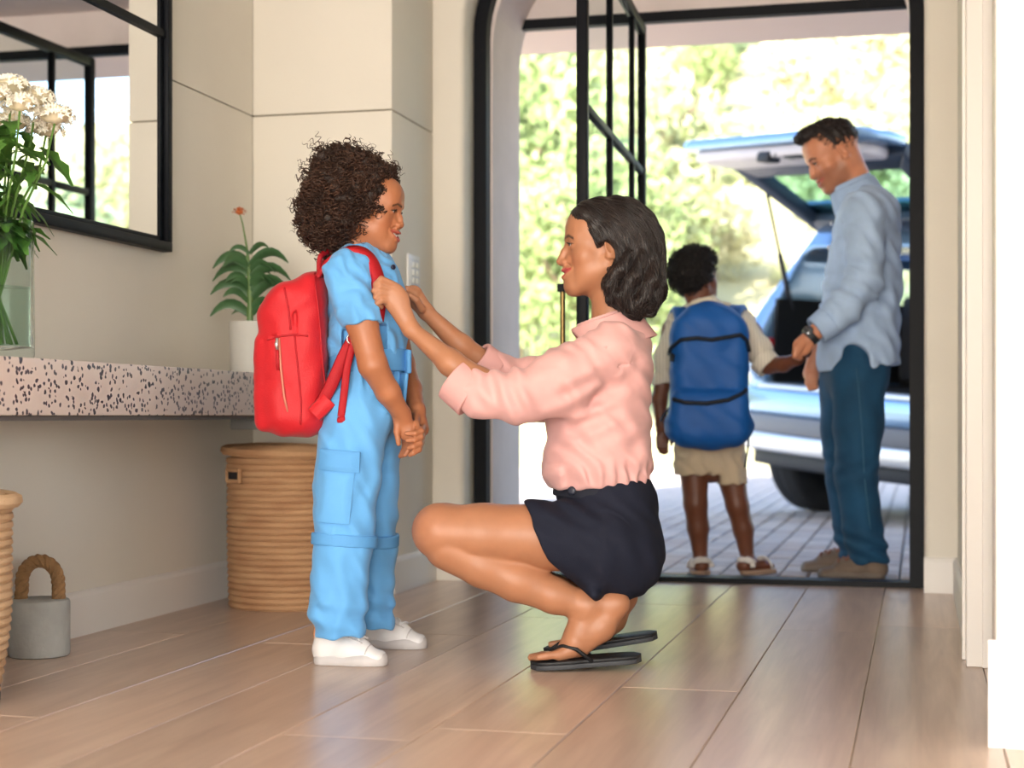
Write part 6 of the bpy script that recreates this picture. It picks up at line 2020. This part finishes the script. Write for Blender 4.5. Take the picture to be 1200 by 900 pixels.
# sandals
SAN = mat('white_strap', (222, 214, 208), .6); SAS = mat('tan_sole', (172, 140, 116), .7)
def sandal(x, dx, dy, ang):
    a = S(x, 660, 0); base = np.array([a[0], -.02, 0.0]); R = rot3('Z', ang)
    mb = MB(); n = 16; out = []
    for i in range(n + 1):
        t = i / n; out.append((-.045 + .185 * t, (.030 + .010 * math.sin(math.pi * t)) * (math.sqrt(max(0, 1 - (2*t - 1) ** 8)) if 0 < t < 1 else .3)))
    mb.prism([(p, q) for p, q in out] + [(p, -q) for p, q in reversed(out)], 'z', .0, .016)
    mb.v = [tuple(p) for p in xform(np.array(mb.v), base, R)]
    so = mb.build('sandal', SAS, b_.root, bevel=.002)
    for x0, z0, x1, z1, ww in ((-.030, .030, -.02, .062, .011), (.085, .018, .080, .060, .014)):
        pts = [np.array([x0 + (x1 - x0) * math.sin(math.pi * k / 12), .040 * math.cos(math.pi * k / 12), z0 + (z1 - z0) * math.sin(math.pi * k / 12)]) for k in range(13)]
        m2 = MB().tube([tuple(R @ p + base) for p in pts], [(.004, ww)] * 13, 8, flat=(0, 0, 1)); b_.part('strap', np.array(m2.v), m2.f, SAN, so)
    pts = [np.array([-.012 - .040 * math.sin(math.pi * k / 12), .037 * math.cos(math.pi * k / 12), .048 + .012 * math.sin(math.pi * k / 12)]) for k in range(13)]
    m2 = MB().tube([tuple(R @ p + base) for p in pts], [(.004, .011)] * 13, 8, flat=(1, 0, 0)); b_.part('heel_strap', np.array(m2.v), m2.f, SAN, so)
sandal(821, 0, 1, 90); sandal(878, 1, .8, 40)

# ---------------------------------------------------------------- blue backpack
BPK = mat('royal_blue_nylon', (14, 88, 168), .55, noise=.08, scale=9, bump=.15, bscale=250)
BPD = mat('black_zip_tape', (18, 26, 40), .6)
q_ = Person.__new__(Person); q_.D0, q_.lat0, q_.body = b_.D0, b_.lat0, []
q_.root = thing('backpack', 'blue nylon backpack worn by the person in khaki shorts', 'backpack', cw(b_.lat0, b_.D0, 0), YAW)
f = q_.field([S(775, 350, -.32), S(888, 530, -.05)], .005, .02)
f.rbox(S(831, 430, -.165), (.150, .075, .215), .06, 0)
f.ell(S(831, 385, -.165), (.145, .080, .105), .04)
f.rbox(S(831, 488, -.215), (.150, .060, .105), .05, .012)
f.ell(S(831, 500, -.19), (.172, .085, .090), .03)
f.limb(S(788, 400, -.24), S(831, 396, -.26), .0035, .0035, .004, op='sub')
f.cut(S(795, 368, -.16), (-.75, 0, .62), .04); f.cut(S(866, 366, -.16), (.75, 0, .62), .04)
f.warp(folds((.002, (1, .2, .5), .09, (0, 0, 1), .2, 1.2)))
fb_ = f; V, Q = f.mesh(); pb = q_.part('pack_body', V, Q, BPK)
def on_pack(x, y, off=.005):
    """nearest pack surface towards the camera for a pixel position"""
    p = np.array([S(x, y, -.2)[0], -.34, S(x, y, -.2)[2]])
    dd_ = np.arange(-.34, -.05, .001)
    v = fb_.sample(np.stack([np.full_like(dd_, p[0]), dd_, np.full_like(dd_, p[2])], axis=1))
    p[1] = dd_[np.argmax(v < off)]
    return p
for pts in ([(783, 425), (786, 408), (796, 399), (815, 397), (832, 399), (850, 396), (866, 393), (874, 400), (878, 415)], [(787, 468), (800, 472), (825, 473), (850, 469), (868, 461), (874, 456)]):
    P_ = []
    for (a, b2), (c, d) in zip(pts, pts[1:]):
        for k in range(5): P_.append(on_pack(a + (c - a) * k / 5, b2 + (d - b2) * k / 5))
    mb = MB().tube(P_, .0085, 6); q_.part('zipper', np.array(mb.v), mb.f, BPD, pb)
def strap_q(name, pts, nrm, w, t, m):
    global bp
    keep = bp; bp = q_; o_ = strap(name, pts, nrm, w, t, m, None); bp = keep; return o_
for sgn, xs in ((-1, ((800, 378), (797, 366), (794, 366), (786, 385), (783, 420))), (1, ((858, 376), (862, 364), (867, 364), (876, 384), (880, 420)))):
    dd = (-.125, -.07, 0.0, .075, .10)
    strap_q('shoulder_strap', [S(x, y - 2, d) for (x, y), d in zip(xs, dd)], [(0, -.7, .7), (0, -.4, 1), (0, .1, 1), (sgn*.3, .8, .6), (sgn*.3, 1, 0)], .030, .010, BPK)
strap_q('strap_tail', [S(876, 500, -.16), S(877, 520, -.165), S(873, 548, -.16)], [(1, -.5, 0)] * 3, .007, .002, BPD)
strap_q('strap_tail', [S(785, 478, -.16), S(778, 486, -.15), S(774, 494, -.15)], [(-1, -.5, 0)] * 3, .006, .002, BPD)
hl_ = ribbon([S(818, 366, -.13), S(820, 357, -.12), S(840, 357, -.12), S(843, 366, -.13)], .008, .004, (0, 1, .3)); q_.part('grab_handle', np.array(hl_.v), hl_.f, BPD)
